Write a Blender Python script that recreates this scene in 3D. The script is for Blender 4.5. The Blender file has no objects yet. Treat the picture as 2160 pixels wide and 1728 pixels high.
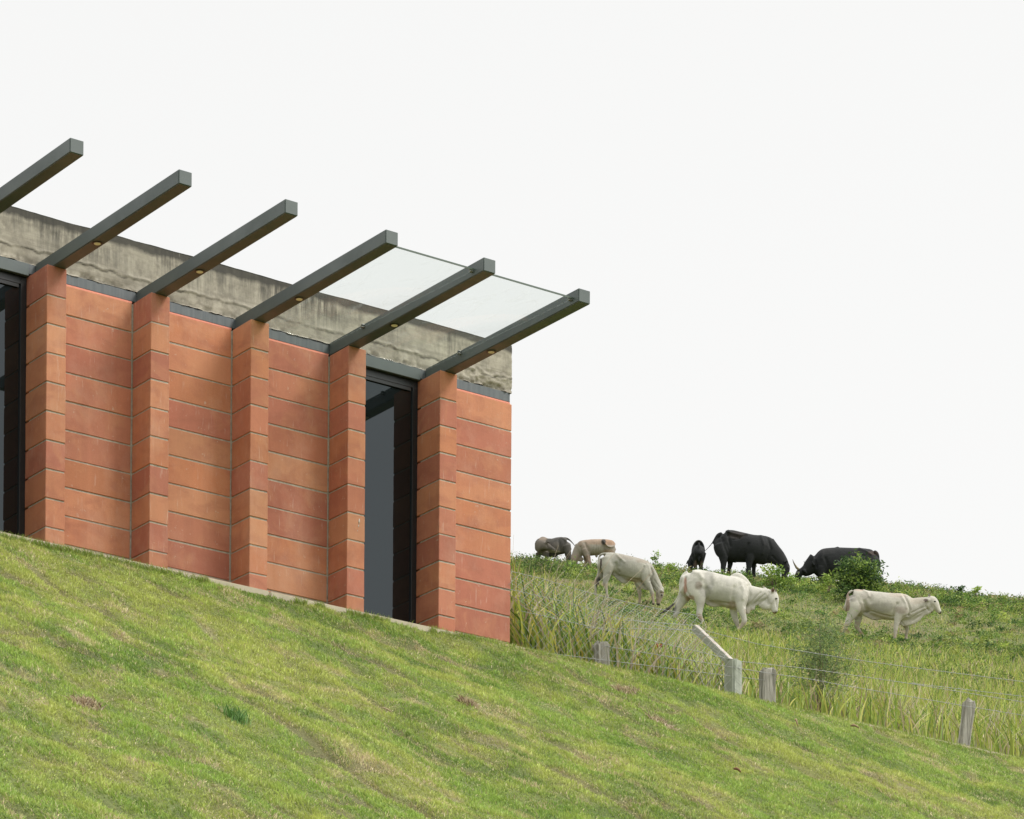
import bpy, bmesh, math, random
import numpy as np
from mathutils import Vector
rng = np.random.default_rng(7)
random.seed(7)
SC = bpy.context.scene
COL = SC.collection

# ------------------------------------------------------------------ camera
F, CY, YAW, ROLL = 8087.97, 3781.75, .6207, .0077      # focal length / eye-level row in units of a 2160 px wide frame
CAM = np.array([-12.6679, -23.3516, -10.4852])
cam = bpy.data.cameras.new("camera"); camo = bpy.data.objects.new("camera", cam); COL.objects.link(camo)
cam.sensor_fit = 'HORIZONTAL'; cam.sensor_width = 36; cam.lens = 36 * F / 2160
cam.shift_y = (CY - 864) / 2160
cam.clip_start = .5; cam.clip_end = 3000
camo.location = CAM
camo.rotation_mode = 'QUATERNION'
from mathutils import Matrix
camo.rotation_quaternion = (Matrix.Rotation(-YAW, 3, 'Z') @ Matrix.Rotation(math.pi / 2, 3, 'X') @ Matrix.Rotation(ROLL, 3, 'Z')).to_quaternion()
SC.camera = camo
SC.view_settings.view_transform = 'Standard'; SC.view_settings.look = 'None'
SC.view_settings.gamma = 1; SC.view_settings.use_curve_mapping = False
SC.view_settings.exposure = 0
SC.cycles.max_bounces = 8; SC.cycles.transparent_max_bounces = 16
SC.cycles.use_denoising = True

# ------------------------------------------------------------------ sky and sun (bright overcast)
SUN_AZ = Vector((.62, -.78, 0)).normalized(); SUN_EL = math.radians(48)
w = bpy.data.worlds.new("World"); SC.world = w; w.use_nodes = True
nt = w.node_tree; nt.nodes.clear(); L = nt.links.new
sky = nt.nodes.new('ShaderNodeTexSky'); sky.sky_type = 'NISHITA'; sky.sun_disc = False
sky.sun_elevation = SUN_EL; sky.sun_rotation = math.atan2(SUN_AZ.x, SUN_AZ.y)
sky.air_density = 1; sky.dust_density = 4
bg1 = nt.nodes.new('ShaderNodeBackground'); bg1.inputs[1].default_value = .05
hsv = nt.nodes.new('ShaderNodeHueSaturation'); hsv.inputs['Saturation'].default_value = .12
L(sky.outputs[0], hsv.inputs['Color']); L(hsv.outputs[0], bg1.inputs[0])
tc = nt.nodes.new('ShaderNodeTexCoord'); sep = nt.nodes.new('ShaderNodeSeparateXYZ')
L(tc.outputs['Generated'], sep.inputs[0])
mr = nt.nodes.new('ShaderNodeMapRange'); mr.interpolation_type = 'SMOOTHSTEP'
mr.inputs['From Min'].default_value = .42; mr.inputs['From Max'].default_value = 1
mr.inputs['To Min'].default_value = .79; mr.inputs['To Max'].default_value = 1.9
L(sep.outputs['Z'], mr.inputs['Value'])
bg2 = nt.nodes.new('ShaderNodeBackground'); bg2.inputs[0].default_value = (1, .997, .98, 1)
L(mr.outputs[0], bg2.inputs[1])
ad = nt.nodes.new('ShaderNodeAddShader'); L(bg1.outputs[0], ad.inputs[0]); L(bg2.outputs[0], ad.inputs[1])
ow = nt.nodes.new('ShaderNodeOutputWorld'); L(ad.outputs[0], ow.inputs[0])
sl = bpy.data.lights.new("sun", 'SUN'); sl.energy = 2.2; sl.angle = math.radians(20); sl.color = (1, .95, .87)
so = bpy.data.objects.new("sun", sl); COL.objects.link(so)
sdir = Vector((SUN_AZ.x * math.cos(SUN_EL), SUN_AZ.y * math.cos(SUN_EL), math.sin(SUN_EL)))
so.rotation_mode = 'QUATERNION'; so.rotation_quaternion = sdir.to_track_quat('Z', 'Y'); so.location = (5, -10, 12)

# ------------------------------------------------------------------ helpers
FW = np.array([math.sin(YAW), math.cos(YAW), 0.]); RT = np.array([math.cos(YAW), -math.sin(YAW), 0.])
def ray(x, y):
    u, v = x - 1080, y - CY
    c, s = math.cos(ROLL), math.sin(ROLL)
    return FW + RT * (c * u + s * v) / F + np.array([0, 0, -(-s * u + c * v) / F])
def atY(x, y, Y): r = ray(x, y); return CAM + r * (Y - CAM[1]) / r[1]
def atS(x, y, S): return CAM + ray(x, y) * S

def tag(o, label=None, cat=None, group=None, kind=None):
    if label: o['label'] = label
    if cat: o['category'] = cat
    if group: o['group'] = group
    if kind: o['kind'] = kind
    return o
def empty(name, loc, label, cat, group=None, rz=0):
    o = bpy.data.objects.new(name, None); COL.objects.link(o); o.location = loc; o.rotation_euler = (0, 0, rz)
    o.empty_display_size = .1
    return tag(o, label, cat, group)
def link(name, me, mat, parent=None):
    o = bpy.data.objects.new(name, me); COL.objects.link(o)
    if mat: me.materials.append(mat)
    if parent:
        o.parent = parent
        o.matrix_parent_inverse = Matrix.Identity(4)
        # mesh data is given in world space: undo the parents' placement
        M = Matrix.Identity(4); p = parent
        while p: M = Matrix.LocRotScale(p.location, p.rotation_euler.to_quaternion(), None) @ M; p = p.parent
        me.transform(M.inverted())
    return o
def setcol(me, cols):
    a = me.color_attributes.new("Col", 'FLOAT_COLOR', 'POINT')
    c = np.ones((len(me.vertices), 4), np.float32); c[:, :3] = cols
    a.data.foreach_set("color", c.ravel())
def rawmesh(name, V, T, cols=None, n=3):
    me = bpy.data.meshes.new(name)
    V = np.asarray(V, np.float32); T = np.asarray(T, np.int32)
    me.vertices.add(len(V)); me.vertices.foreach_set("co", V.ravel())
    me.loops.add(T.size); me.loops.foreach_set("vertex_index", T.ravel())
    me.polygons.add(len(T))
    me.polygons.foreach_set("loop_start", np.arange(0, T.size, n, dtype=np.int32))
    me.polygons.foreach_set("loop_total", np.full(len(T), n, np.int32))
    me.update(calc_edges=True)
    if cols is not None: setcol(me, cols)
    return me

class Bx:                                   # collects boxes; build() gives one bevelled mesh
    def __init__(s): s.bm = bmesh.new(); s.cl = s.bm.loops.layers.float_color.new("Col")
    def box(s, x0, x1, y0, y1, z0, z1, col=(1, 1, 1), jit=0):
        r = bmesh.ops.create_cube(s.bm, size=1)
        for v in r['verts']:
            v.co = Vector((x0 + (v.co.x + .5) * (x1 - x0) + random.uniform(-jit, jit), y0 + (v.co.y + .5) * (y1 - y0) + random.uniform(-jit, jit), z0 + (v.co.z + .5) * (z1 - z0) + random.uniform(-jit, jit)))
        for f in {f for v in r['verts'] for f in v.link_faces}:
            for l in f.loops: l[s.cl] = (*col, 1)
        return r['verts']
    def build(s, name, mat, parent=None, bev=0, seg=1):
        if bev: bmesh.ops.bevel(s.bm, geom=s.bm.edges[:], offset=bev, segments=seg, affect='EDGES', clamp_overlap=True)
        me = bpy.data.meshes.new(name); s.bm.to_mesh(me); s.bm.free()
        return link(name, me, mat, parent)

def tube_geo(pts, radii, n=6):
    pts = [np.array(p, float) for p in pts]; V = []; T = []
    for i, p in enumerate(pts):
        t = pts[min(i + 1, len(pts) - 1)] - pts[max(i - 1, 0)]; t /= np.linalg.norm(t) + 1e-9
        a = np.cross(t, [0, 0, 1.]) if abs(t[2]) < .9 else np.cross(t, [0, 1., 0]); a /= np.linalg.norm(a); b = np.cross(t, a)
        for k in range(n):
            q = 2 * math.pi * k / n; V.append(p + radii[i] * (a * math.cos(q) + b * math.sin(q)))
    for i in range(len(pts) - 1):
        for k in range(n):
            a0, a1 = i * n + k, i * n + (k + 1) % n; b0, b1 = a0 + n, a1 + n
            T += [(a0, a1, b1), (a0, b1, b0)]
    for k in range(1, n - 1):
        T.append((0, k + 1, k)); o = (len(pts) - 1) * n; T.append((o, o + k, o + k + 1))
    return np.array(V), np.array(T)
class Geo:
    def __init__(s): s.V = []; s.T = []; s.C = []; s.n = 0
    def add(s, V, T, c=(1, 1, 1)):
        s.V.append(np.asarray(V)); s.T.append(np.asarray(T) + s.n); s.n += len(V)
        c = np.asarray(c, float); s.C.append(np.broadcast_to(c, (len(V), 3)))
    def tube(s, pts, radii, n=6, c=(1, 1, 1)):
        if np.isscalar(radii): radii = [radii] * len(pts)
        s.add(*tube_geo(pts, radii, n), c)
    def build(s, name, mat, parent=None, smooth=False):
        me = rawmesh(name, np.concatenate(s.V), np.concatenate(s.T), np.concatenate(s.C))
        if smooth: me.shade_smooth()
        return link(name, me, mat, parent)

def vnoise(x, y, seed=0):                    # value noise 0..1
    xi, yi = np.floor(x).astype(np.int64), np.floor(y).astype(np.int64); fx, fy = x - xi, y - yi
    fx = fx * fx * (3 - 2 * fx); fy = fy * fy * (3 - 2 * fy)
    def h(a, b):
        n = (a * 374761393 + b * 668265263 + seed * 974634777) & 0x7fffffff
        n = ((n ^ (n >> 13)) * 1274126177) & 0x7fffffff
        return ((n ^ (n >> 16)) & 0xffff) / 65535.
    return (h(xi, yi) * (1 - fx) + h(xi + 1, yi) * fx) * (1 - fy) + (h(xi, yi + 1) * (1 - fx) + h(xi + 1, yi + 1) * fx) * fy
def fbm(x, y, seed=0, o=3):
    r = 0; a = .5
    for i in range(o): r = r + a * vnoise(x * 2 ** i, y * 2 ** i, seed + i); a *= .5
    return r / (1 - .5 ** o)

# ------------------------------------------------------------------ materials
def new_mat(name):
    m = bpy.data.materials.new(name); m.use_nodes = True; nt = m.node_tree
    return m, nt, nt.nodes['Principled BSDF'], nt.nodes['Material Output']
class N:                                     # tiny node builder
    def __init__(s, nt): s.nt = nt; s.tc = nt.nodes.new('ShaderNodeTexCoord')
    def lk(s, a, b): s.nt.links.new(a, b)
    def noise(s, scale, detail=4, rough=.55, stretch=None, dist=0):
        n = s.nt.nodes.new('ShaderNodeTexNoise'); n.inputs['Scale'].default_value = scale; n.inputs['Detail'].default_value = detail
        n.inputs['Roughness'].default_value = rough; n.inputs['Distortion'].default_value = dist
        src = s.tc.outputs['Object']
        if stretch:
            mp = s.nt.nodes.new('ShaderNodeMapping'); mp.inputs['Scale'].default_value = stretch; s.lk(src, mp.inputs[0]); src = mp.outputs[0]
        s.lk(src, n.inputs['Vector']); return n.outputs['Fac']
    def ramp(s, f, stops):
        r = s.nt.nodes.new('ShaderNodeValToRGB'); e = r.color_ramp.elements
        while len(e) < len(stops): e.new(.5)
        for k, (p, c) in zip(e, stops): k.position = p; k.color = (c, c, c, 1) if np.isscalar(c) else (*c, 1)
        s.lk(f, r.inputs[0]); return r.outputs[0]
    def mix(s, f, a, b, mode='MIX'):
        m = s.nt.nodes.new('ShaderNodeMix'); m.data_type = 'RGBA'; m.blend_type = mode
        for v, i in ((f, 0), (a, 6), (b, 7)):
            if hasattr(v, 'links'): s.lk(v, m.inputs[i])
            else: m.inputs[i].default_value = v if np.isscalar(v) and i == 0 else (*v, 1)
        return m.outputs[2]
    def attr(s): a = s.nt.nodes.new('ShaderNodeAttribute'); a.attribute_name = "Col"; return a.outputs['Color']
    def bump(s, h, bsdf, st=.3, dist=.01):
        b = s.nt.nodes.new('ShaderNodeBump'); b.inputs['Strength'].default_value = st; b.inputs['Distance'].default_value = dist
        s.lk(h, b.inputs['Height']); s.lk(b.outputs[0], bsdf.inputs['Normal'])
    def z(s):
        g = s.nt.nodes.new('ShaderNodeNewGeometry'); p = s.nt.nodes.new('ShaderNodeSeparateXYZ'); s.lk(g.outputs['Position'], p.inputs[0]); return p.outputs
    def math(s, op, a, b=0, clamp=False):
        m = s.nt.nodes.new('ShaderNodeMath'); m.operation = op; m.use_clamp = clamp
        for v, i in ((a, 0), (b, 1)):
            if hasattr(v, 'links'): s.lk(v, m.inputs[i])
            else: m.inputs[i].default_value = v
        return m.outputs[0]

def m_brick():
    m, nt, b, o = new_mat("terracotta_block"); n = N(nt)
    c = n.mix(n.ramp(n.noise(4.2, 4, .55, (1, 1, 1.7), .6), [(.46, 0), (.72, .62)]), n.attr(), (.36, .12, .075))
    c = n.mix(n.ramp(n.noise(5.5, 5, .6, None, .8), [(.5, 0), (.72, .45)]), c, (.62, .29, .15))
    c = n.mix(n.ramp(n.noise(1, 5, .6, (14, 14, .5)), [(.35, .90), (.7, 1.0)]), (0, 0, 0), c, 'MIX')
    c = n.mix(n.ramp(n.noise(260, 2, .7), [(.25, .3), (.75, 0)]), c, (.2, .08, .05))
    c = n.mix(n.ramp(n.noise(1, 6, .65, (45, 45, 5)), [(.61, 0), (.74, .42)]), c, (.66, .54, .46))
    c = n.mix(n.ramp(n.noise(26, 5, .7), [(.655, 0), (.70, .5)]), c, (.56, .47, .39))
    c = n.mix(n.ramp(n.noise(2.6, 6, .7, (1, 1, .7)), [(.5, 0), (.75, .28)]), c, (.64, .42, .32))
    n.lk(c, b.inputs['Base Color']); b.inputs['Roughness'].default_value = .82
    n.bump(n.mix(.4, n.noise(30, 5, .7), n.noise(260, 3, .7)), b, .6, .004); return m
def m_plain(name, col, rough=.7, metal=0, nscale=12, amt=.25, bump=.2, dark=None, spec=.5):
    m, nt, b, o = new_mat(name); n = N(nt)
    d = dark or tuple(x * .55 for x in col)
    c = n.mix(n.ramp(n.noise(nscale, 5, .6), [(.3, amt * 1.6 if amt < .6 else 1), (.7, 0)]), col, d)
    n.lk(c, b.inputs['Base Color']); b.inputs['Roughness'].default_value = rough; b.inputs['Metallic'].default_value = metal
    b.inputs['Specular IOR Level'].default_value = spec
    n.bump(n.noise(nscale * 6, 4, .6), b, bump, .003); return m
def m_concrete():
    m, nt, b, o = new_mat("weathered_concrete"); n = N(nt); z = n.z()[2]
    c = n.mix(n.ramp(n.noise(2.2, 6, .62), [(.32, 0), (.68, 1)]), (.29, .265, .215), (.48, .44, .36))
    c = n.mix(n.ramp(n.noise(14, 6, .7), [(.35, .6), (.56, 0)]), c, (.17, .15, .12))
    c = n.mix(n.ramp(n.noise(1, 6, .7, (.8, .8, 34)), [(.52, 0), (.66, .5)]), c, (.20, .18, .145))
    # rain streaks running down from the top edge
    st = n.ramp(n.noise(1, 8, .75, (19, 19, 1.4)), [(.38, 0), (.58, 1)])
    hi = n.ramp(n.math('DIVIDE', n.math('SUBTRACT', z, .15), .30), [(.0, .15), (.7, 1.0)])
    c = n.mix(n.math('MULTIPLY', n.math('MULTIPLY', st, hi), n.ramp(n.noise(2.3, 4, .6), [(.40, .05), (.58, 1.0)])), c, (.08, .075, .064))
    top = n.ramp(n.math('ADD', n.math('DIVIDE', n.math('SUBTRACT', z, .38), .07), n.math('MULTIPLY', n.noise(7, 5, .65), 1.3)), [(.6, 0), (1.5, 1)])
    c = n.mix(n.math('MULTIPLY', top, .9), c, (.045, .043, .038))
    c = n.mix(n.ramp(n.noise(1, 5, .7, (50, 50, 3)), [(.66, 0), (.73, .35)]), c, (.55, .53, .48))
    c = n.mix(1.0, c, n.attr(), 'MULTIPLY')
    n.lk(c, b.inputs['Base Color']); b.inputs['Roughness'].default_value = .92
    n.bump(n.mix(.5, n.noise(45, 8, .8), n.noise(160, 4, .7)), b, .45, .004); return m
def m_band():
    m, nt, b, o = new_mat("painted_steel_band"); n = N(nt)
    c = n.mix(n.ramp(n.noise(1, 5, .6, (30, 30, 2)), [(.4, 0), (.62, 1)]), (.075, .09, .10), (.105, .12, .13))
    c = n.mix(n.ramp(n.noise(1, 5, .7, (55, 55, 2.5)), [(.62, 0), (.70, .8)]), c, (.20, .13, .075))
    n.lk(c, b.inputs['Base Color']); b.inputs['Roughness'].default_value = .5; n.bump(n.noise(60, 4, .6), b, .15, .003); return m
def m_beam():
    m, nt, b, o = new_mat("grey_green_steel_paint"); n = N(nt)
    c = n.mix(n.ramp(n.noise(3, 5, .6, (1, .5, 1)), [(.35, 0), (.65, 1)]), (.060, .080, .081), (.086, .108, .107))
    c = n.mix(n.ramp(n.noise(40, 5, .75), [(.66, 0), (.74, .5)]), c, (.12, .125, .11))
    n.lk(c, b.inputs['Base Color']); n.lk(n.ramp(n.noise(5, 4), [(.3, .38), (.7, .55)]), b.inputs['Roughness'])
    b.inputs['Specular IOR Level'].default_value = .6; n.bump(n.noise(150, 3, .6), b, .08, .002); return m
def m_glass(name, tint, smear):
    m, nt, b, o = new_mat(name); n = N(nt); nt.nodes.remove(b)
    tr = nt.nodes.new('ShaderNodeBsdfTransparent'); tr.inputs[0].default_value = (*tint, 1)
    gl = nt.nodes.new('ShaderNodeBsdfGlossy'); gl.inputs['Roughness'].default_value = .02
    fr = nt.nodes.new('ShaderNodeFresnel'); fr.inputs[0].default_value = 1.5
    mx = nt.nodes.new('ShaderNodeMixShader'); n.lk(n.math('MULTIPLY', fr.outputs[0], .08, True), mx.inputs[0]); n.lk(tr.outputs[0], mx.inputs[1]); n.lk(gl.outputs[0], mx.inputs[2])
    df = nt.nodes.new('ShaderNodeBsdfDiffuse'); df.inputs[0].default_value = (.7, .72, .7, 1)
    tl = nt.nodes.new('ShaderNodeBsdfTranslucent'); tl.inputs[0].default_value = (.7, .72, .7, 1)
    dd = nt.nodes.new('ShaderNodeMixShader'); n.lk(df.outputs[0], dd.inputs[1]); n.lk(tl.outputs[0], dd.inputs[2])
    m2 = nt.nodes.new('ShaderNodeMixShader')
    f = n.math('MULTIPLY', n.ramp(n.noise(6, 8, .7, (1, .35, 1), 1.6), [(.56, .012), (.80, smear)]), 1)
    n.lk(f, m2.inputs[0]); n.lk(mx.outputs[0], m2.inputs[1]); n.lk(dd.outputs[0], m2.inputs[2]); n.lk(m2.outputs[0], o.inputs[0]); return m
def m_leaf(name="leaf_surface", trans=.3, rough=.55):
    m, nt, b, o = new_mat(name); n = N(nt); c = n.attr()
    n.lk(c, b.inputs['Base Color']); b.inputs['Roughness'].default_value = rough; b.inputs['Specular IOR Level'].default_value = .3
    t = nt.nodes.new('ShaderNodeBsdfTranslucent'); n.lk(c, t.inputs[0])
    mx = nt.nodes.new('ShaderNodeMixShader'); mx.inputs[0].default_value = trans
    n.lk(b.outputs[0], mx.inputs[1]); n.lk(t.outputs[0], mx.inputs[2]); n.lk(mx.outputs[0], o.inputs[0]); return m
def m_attr(name, rough=.8, nscale=8, amt=.2, bump=.2, bs=60):
    m, nt, b, o = new_mat(name); n = N(nt)
    c = n.mix(n.ramp(n.noise(nscale, 5, .6), [(.3, 1 - amt), (.7, 1 + amt * .4)]), n.attr(), n.attr())
    r = n.ramp(n.noise(nscale, 5, .6), [(.3, 1 - amt), (.75, 1.0)])
    c = n.mix(1.0, n.attr(), r, 'MULTIPLY')
    n.lk(c, b.inputs['Base Color']); b.inputs['Roughness'].default_value = rough
    n.bump(n.noise(bs, 4, .6), b, bump, .01); return m
def m_wood():
    m, nt, b, o = new_mat("weathered_wood"); n = N(nt)
    c = n.mix(n.ramp(n.noise(1, 6, .7, (70, 70, 4)), [(.3, 0), (.6, 1)]), (.19, .18, .155), (.38, .365, .32))
    c = n.mix(n.ramp(n.noise(9, 5, .6), [(.6, 0), (.75, .6)]), c, (.44, .38, .29))
    n.lk(c, b.inputs['Base Color']); b.inputs['Roughness'].default_value = .9
    n.bump(n.noise(1, 6, .7, (90, 90, 5)), b, .9, .012); return m
BRICK = m_brick(); MORTAR = m_plain("mortar", (.46, .42, .35), .95, 0, 40, .5, .6)
CONC = m_concrete(); BAND = m_band(); BEAM = m_beam()
PINK = m_plain("red_mortar_fillet", (.62, .22, .15), .8, 0, 25, .2, .3)
KERB = m_plain("cream_concrete", (.52, .46, .35), .9, 0, 9, .35, .5)
FRAME = m_plain("black_steel_frame", (.012, .014, .016), .35, 0, 8, .1, .05)
LENS = m_plain("frosted_lamp_lens", (.95, .88, .74), .4, 0, 20, .1, 0)
RING = m_plain("lamp_ring", (.035, .03, .028), .4, 0, 20, .1, 0)
GLASS = m_glass("canopy_glass", (.976, .993, .98), .20)
GEDGE = m_plain("green_glass_edge", (.10, .13, .11), .25, 0, 9, .1, 0)
STEEL = m_plain("galvanised_wire", (.33, .34, .33), .45, .5, 60, .3, 0)
ROOF = m_plain("roof_screed", (.35, .33, .3), .9, 0, 3, .3, .3)
POSTC = m_plain("painted_concrete_post", (.40, .43, .37), .85, 0, 14, .25, .4)
ARMC = m_plain("chipped_white_paint", (.56, .54, .50), .8, 0, 30, .5, .4, (.30, .23, .17))
WOOD = m_wood(); LEAF = m_leaf(); BLADE = m_leaf("grass_blade", .35, .5)
DARKGLASS, _nt, _b, _o = new_mat("tinted_window_glass"); _b.inputs['Base Color'].default_value = (.006, .008, .009, 1)
_b.inputs['Roughness'].default_value = .02; _b.inputs['IOR'].default_value = 1.6; _b.inputs['Specular Tint'].default_value = (.82, .93, 1, 1)

# ------------------------------------------------------------------ ground: lawn, pasture, kerb
G = .52
KY, KZ = -.31, -2.036
def lawn_z(X, Y):
    d = np.maximum(0, (KY - .05) - Y)
    zk = -2.078 + .028 * np.clip((X - 2.9) / .4, 0, 1) * np.clip((9.3 - X) / .5, 0, 1)
    z = zk - G * d
    flat = -12.0
    k = 1.0
    z = np.where(z < flat + 2, flat + np.log1p(np.exp(np.clip((z - flat) / k, -20, 20))) * k, z)
    amp = np.clip(d / .25, .15, 1)
    z = z + amp * ((fbm(X * 1.1, Y * .8, 3) - .5) * .15 + (fbm(X * 4.5, Y * 2.2, 9) - .5) * .10)
    z = z - amp * .034 * seam(X, Y)
    return z
def strips(X, Y):                            # turf rolls laid down the slope
    sx = X / .42 + .25 * (fbm(X * .6, Y * .6, 21) - .5) + .02 * Y
    i = np.floor(sx); fx = sx - i
    off = ((i * 7919) % 13) / 13 * 1.3
    sy = (Y + off) / 1.25 + .12 * (fbm(X * 2, Y, 5) - .5); j = np.floor(sy); fy = sy - j
    return i, j, fx, fy
def seam(X, Y):
    i, j, fx, fy = strips(X, Y)
    a = np.exp(-(np.minimum(fx, 1 - fx) / .10) ** 2); b = np.exp(-(np.minimum(fy, 1 - fy) / .045) ** 2)
    return np.maximum(a, b * .9) * np.clip((fbm(X * 1.7, Y * 1.1, 33) - .42) * 5, 0, 1)
def grid(name, xs, ys, zf, mat, colf=None):
    X, Y = np.meshgrid(xs, ys); Z = zf(X, Y)
    V = np.stack([X, Y, Z], -1).reshape(-1, 3); nx, ny = len(xs), len(ys)
    a = (np.arange(ny - 1)[:, None] * nx + np.arange(nx - 1)[None]).ravel()
    me = rawmesh(name, V, np.stack([a, a + 1, a + nx + 1, a + nx], 1), None if colf is None else colf(X, Y).reshape(-1, 3), 4)
    me.shade_smooth(); return link(name, me, mat)
GC = [np.array(c) for c in ((.26, .365, .08), (.385, .425, .115), (.15, .25, .048), (.50, .43, .24), (.25, .185, .11))]
def turf_col(X, Y, k=None):
    i, j, fx, fy = strips(X, Y)
    h = (((i * 131 + j * 71) * 2654435761 % 1000) / 1000.)
    f = fbm(X * 1.3, Y * .7, 41); g = fbm(X * 6, Y * 4, 47, 4)
    y = np.clip((f * .6 + g * .5 + (h - .5) * .25 - .45) * 4, 0, 1)[..., None]
    c = GC[0] * (1 - y) + GC[1] * y
    d = np.clip((.42 - fbm(X * 2.4, Y * 1.6, 53)) * 5, 0, .8)[..., None]; c = c * (1 - d) + GC[2] * d
    s = np.clip((fbm(X * 5.0, Y * 2.4, 61, 4) - .67) * 10, 0, .65)[..., None]; c = c * (1 - s) + GC[3] * s
    s = seam(X, Y)[..., None] * .75; c = c * (1 - s) + GC[4] * s
    return c
def m_ground(name, bump=.8):
    m, nt, b, o = new_mat(name); n = N(nt)
    c = n.mix(1.0, n.attr(), n.ramp(n.noise(55, 5, .7), [(.3, .45), (.7, 1.0)]), 'MULTIPLY')
    n.lk(c, b.inputs['Base Color']); b.inputs['Roughness'].default_value = .95
    n.bump(n.noise(80, 5, .7), b, bump, .02); return m
LAWN = m_ground("lawn_soil")
lx = np.concatenate([np.linspace(-60, -8, 40)[:-1], np.arange(-8, 14, .05), np.linspace(14, 70, 40)])
ly = np.concatenate([np.linspace(-90, -16, 50)[:-1], np.arange(-16, KY - .045, .05), [KY - .045]])
tag(grid("lawn", lx, ly, lawn_z, LAWN, lambda X, Y: turf_col(X, Y) * .6 + np.array([.03, .025, .01])), kind='structure')

XT = np.array([-3000, 300, 1080, 1300, 1530, 1870, 2160, 5200.])
ST = np.array([45, 60, 80, 90, 97, 106, 115, 130, 220, 400.])
YT = np.array([[1345, 1345, 1345, 1385, 1412, 1470, 1528, 1800],
               [1322, 1322, 1322, 1352, 1372, 1415, 1450, 1620],
               [1280, 1280, 1282, 1308, 1340, 1368, 1388, 1480],
               [1262, 1262, 1266, 1290, 1331, 1358, 1370, 1424],
               [1245, 1245, 1250, 1274, 1298, 1326, 1338, 1384],
               [1212, 1212, 1214, 1230, 1246, 1274, 1296, 1350],
               [1185, 1185, 1193, 1210, 1224, 1243, 1280, 1336],
               [1200, 1200, 1205, 1222, 1232, 1256, 1290, 1350],
               [1500] * 8, [2000] * 8], float)
def s_kerb(x): return (KY + .06 - CAM[1]) / (FW[1] + RT[1] * (x - 1080) / F)
def past_y(S, x):
    """row of the pasture surface, i.e. its height, at distance S and bearing x"""
    x = np.asarray(x, float); S = np.asarray(S, float)
    tab = np.stack([np.interp(x, XT, r) for r in YT], 0)
    out = np.full(np.broadcast(S, x).shape, 0.); S, x = np.broadcast_arrays(S, x)
    tab = np.stack([np.interp(x, XT, r) for r in YT], 0)
    sk = s_kerb(x); yk = CY - F * (KZ - .03 - CAM[2]) / sk
    out = np.where(S < ST[0], yk + (tab[0] - yk) * ((S - sk) / (ST[0] - sk)), 0)
    for i in range(len(ST) - 1):
        t = (S - ST[i]) / (ST[i + 1] - ST[i]); m = (S >= ST[i]) & (S < ST[i + 1] + (1e9 if i == len(ST) - 2 else 0))
        out = np.where(m, tab[i] * (1 - t) + tab[i + 1] * t, out)
    return out
def past_pt(S, x, lump=True):
    y = past_y(S, x); h = -(y - CY) / F * S
    t = (x - 1080) / F * S
    P = CAM + FW * np.asarray(S)[..., None] + RT * t[..., None]
    a = np.clip((S - s_kerb(x)) / 6, 0, 1)
    P[..., 2] = CAM[2] + h + ROLL * t * 1.0 + a * ((fbm(P[..., 0] * .35, P[..., 1] * .35, 77) - .5) * .16)
    return P
def pcol(P):
    f = fbm(P[..., 0] * .5, P[..., 1] * .5, 81)[..., None]
    c = np.array([.13, .16, .045]) * (1 - f) + np.array([.24, .23, .08]) * f
    d = np.clip((fbm(P[..., 0] * .45, P[..., 1] * .45, 91)[..., None] - .62) * 5, 0, .7)
    return c * (1 - d) + np.array([.19, .11, .075]) * d
vs = np.concatenate([np.linspace(0, 1, 40)[:-1] ** 1.5 * .2, np.linspace(.2, .75, 60)[:-1], np.linspace(.75, 1, 12)])
xs = np.concatenate([np.linspace(-3000, 1000, 50)[:-1], np.linspace(1000, 2250, 150)[:-1], np.linspace(2250, 5200, 40)])
Xg, Vg = np.meshgrid(xs, vs); Sk = s_kerb(Xg); Sg = Sk + (Vg / .75 * (118 - Sk) * (Vg <= .75) + (Vg > .75) * ((118 - Sk) + (Vg - .75) / .25 * 280))
Pg = past_pt(Sg, Xg)
PAST = m_ground("pasture_soil", .6)
nx, ny = len(xs), len(vs); a = (np.arange(ny - 1)[:, None] * nx + np.arange(nx - 1)[None]).ravel()
me = rawmesh("pasture", Pg.reshape(-1, 3), np.stack([a, a + 1, a + nx + 1, a + nx], 1), pcol(Pg).reshape(-1, 3), 4); me.shade_smooth()
tag(link("pasture", me, PAST), kind='structure')
tag(grid("ground", np.linspace(-900, 900, 20), np.linspace(-900, 900, 20), lambda X, Y: X * 0 - 14., LAWN, lambda X, Y: (X * 0)[..., None] + GC[0]), kind='structure')
k = Bx()
x = -8.
while x < 16:
    l = 2.4; k.box(x, x + l - .008, KY - .05, KY + .05, -2.5, KZ, (1, 1, 1), .002); x += l
ko = k.build("concrete_kerb", KERB, None, .008, 2)
tag(ko, "pale concrete kerb along the top edge of the mown lawn, below the brick house", "kerb")

# ------------------------------------------------------------------ the house
house = empty("brick_house", (1.6, 2.5, -2.0), "orange block house with projecting steel beams and a concrete roof slab, at the left", "house")
PX = [-1.642, -.821, 0, .8232, 1.6437, 2.4724, 3.2785]
BXs = [-1.56, -.7548, .0499, .857, 1.6693, 2.473, 3.3213]
BL = [1.68, 1.6822, 1.6842, 1.7033, 1.6888, 1.6989, 1.6541]
W, D, XE, WB, HB, ZB = .1525, .254, 4.11, .1003, .0953, -2.25
JO = .0055                                   # half a joint
PAL = [(.56, .22, .115), (.51, .185, .105), (.58, .245, .13), (.47, .165, .105), (.55, .215, .105), (.60, .27, .145), (.52, .20, .12)]
def bcol():
    c = random.choice(PAL); f = random.uniform(.9, 1.08); return tuple(v * f for v in c)
def courses():
    z1 = 0.; zs = []; k = 0
    while z1 > ZB:
        z0 = -.2053 - .2 * k; zs.append((max(z0, ZB), z1)); z1 = z0; k += 1
    return zs
CS = courses()
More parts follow.
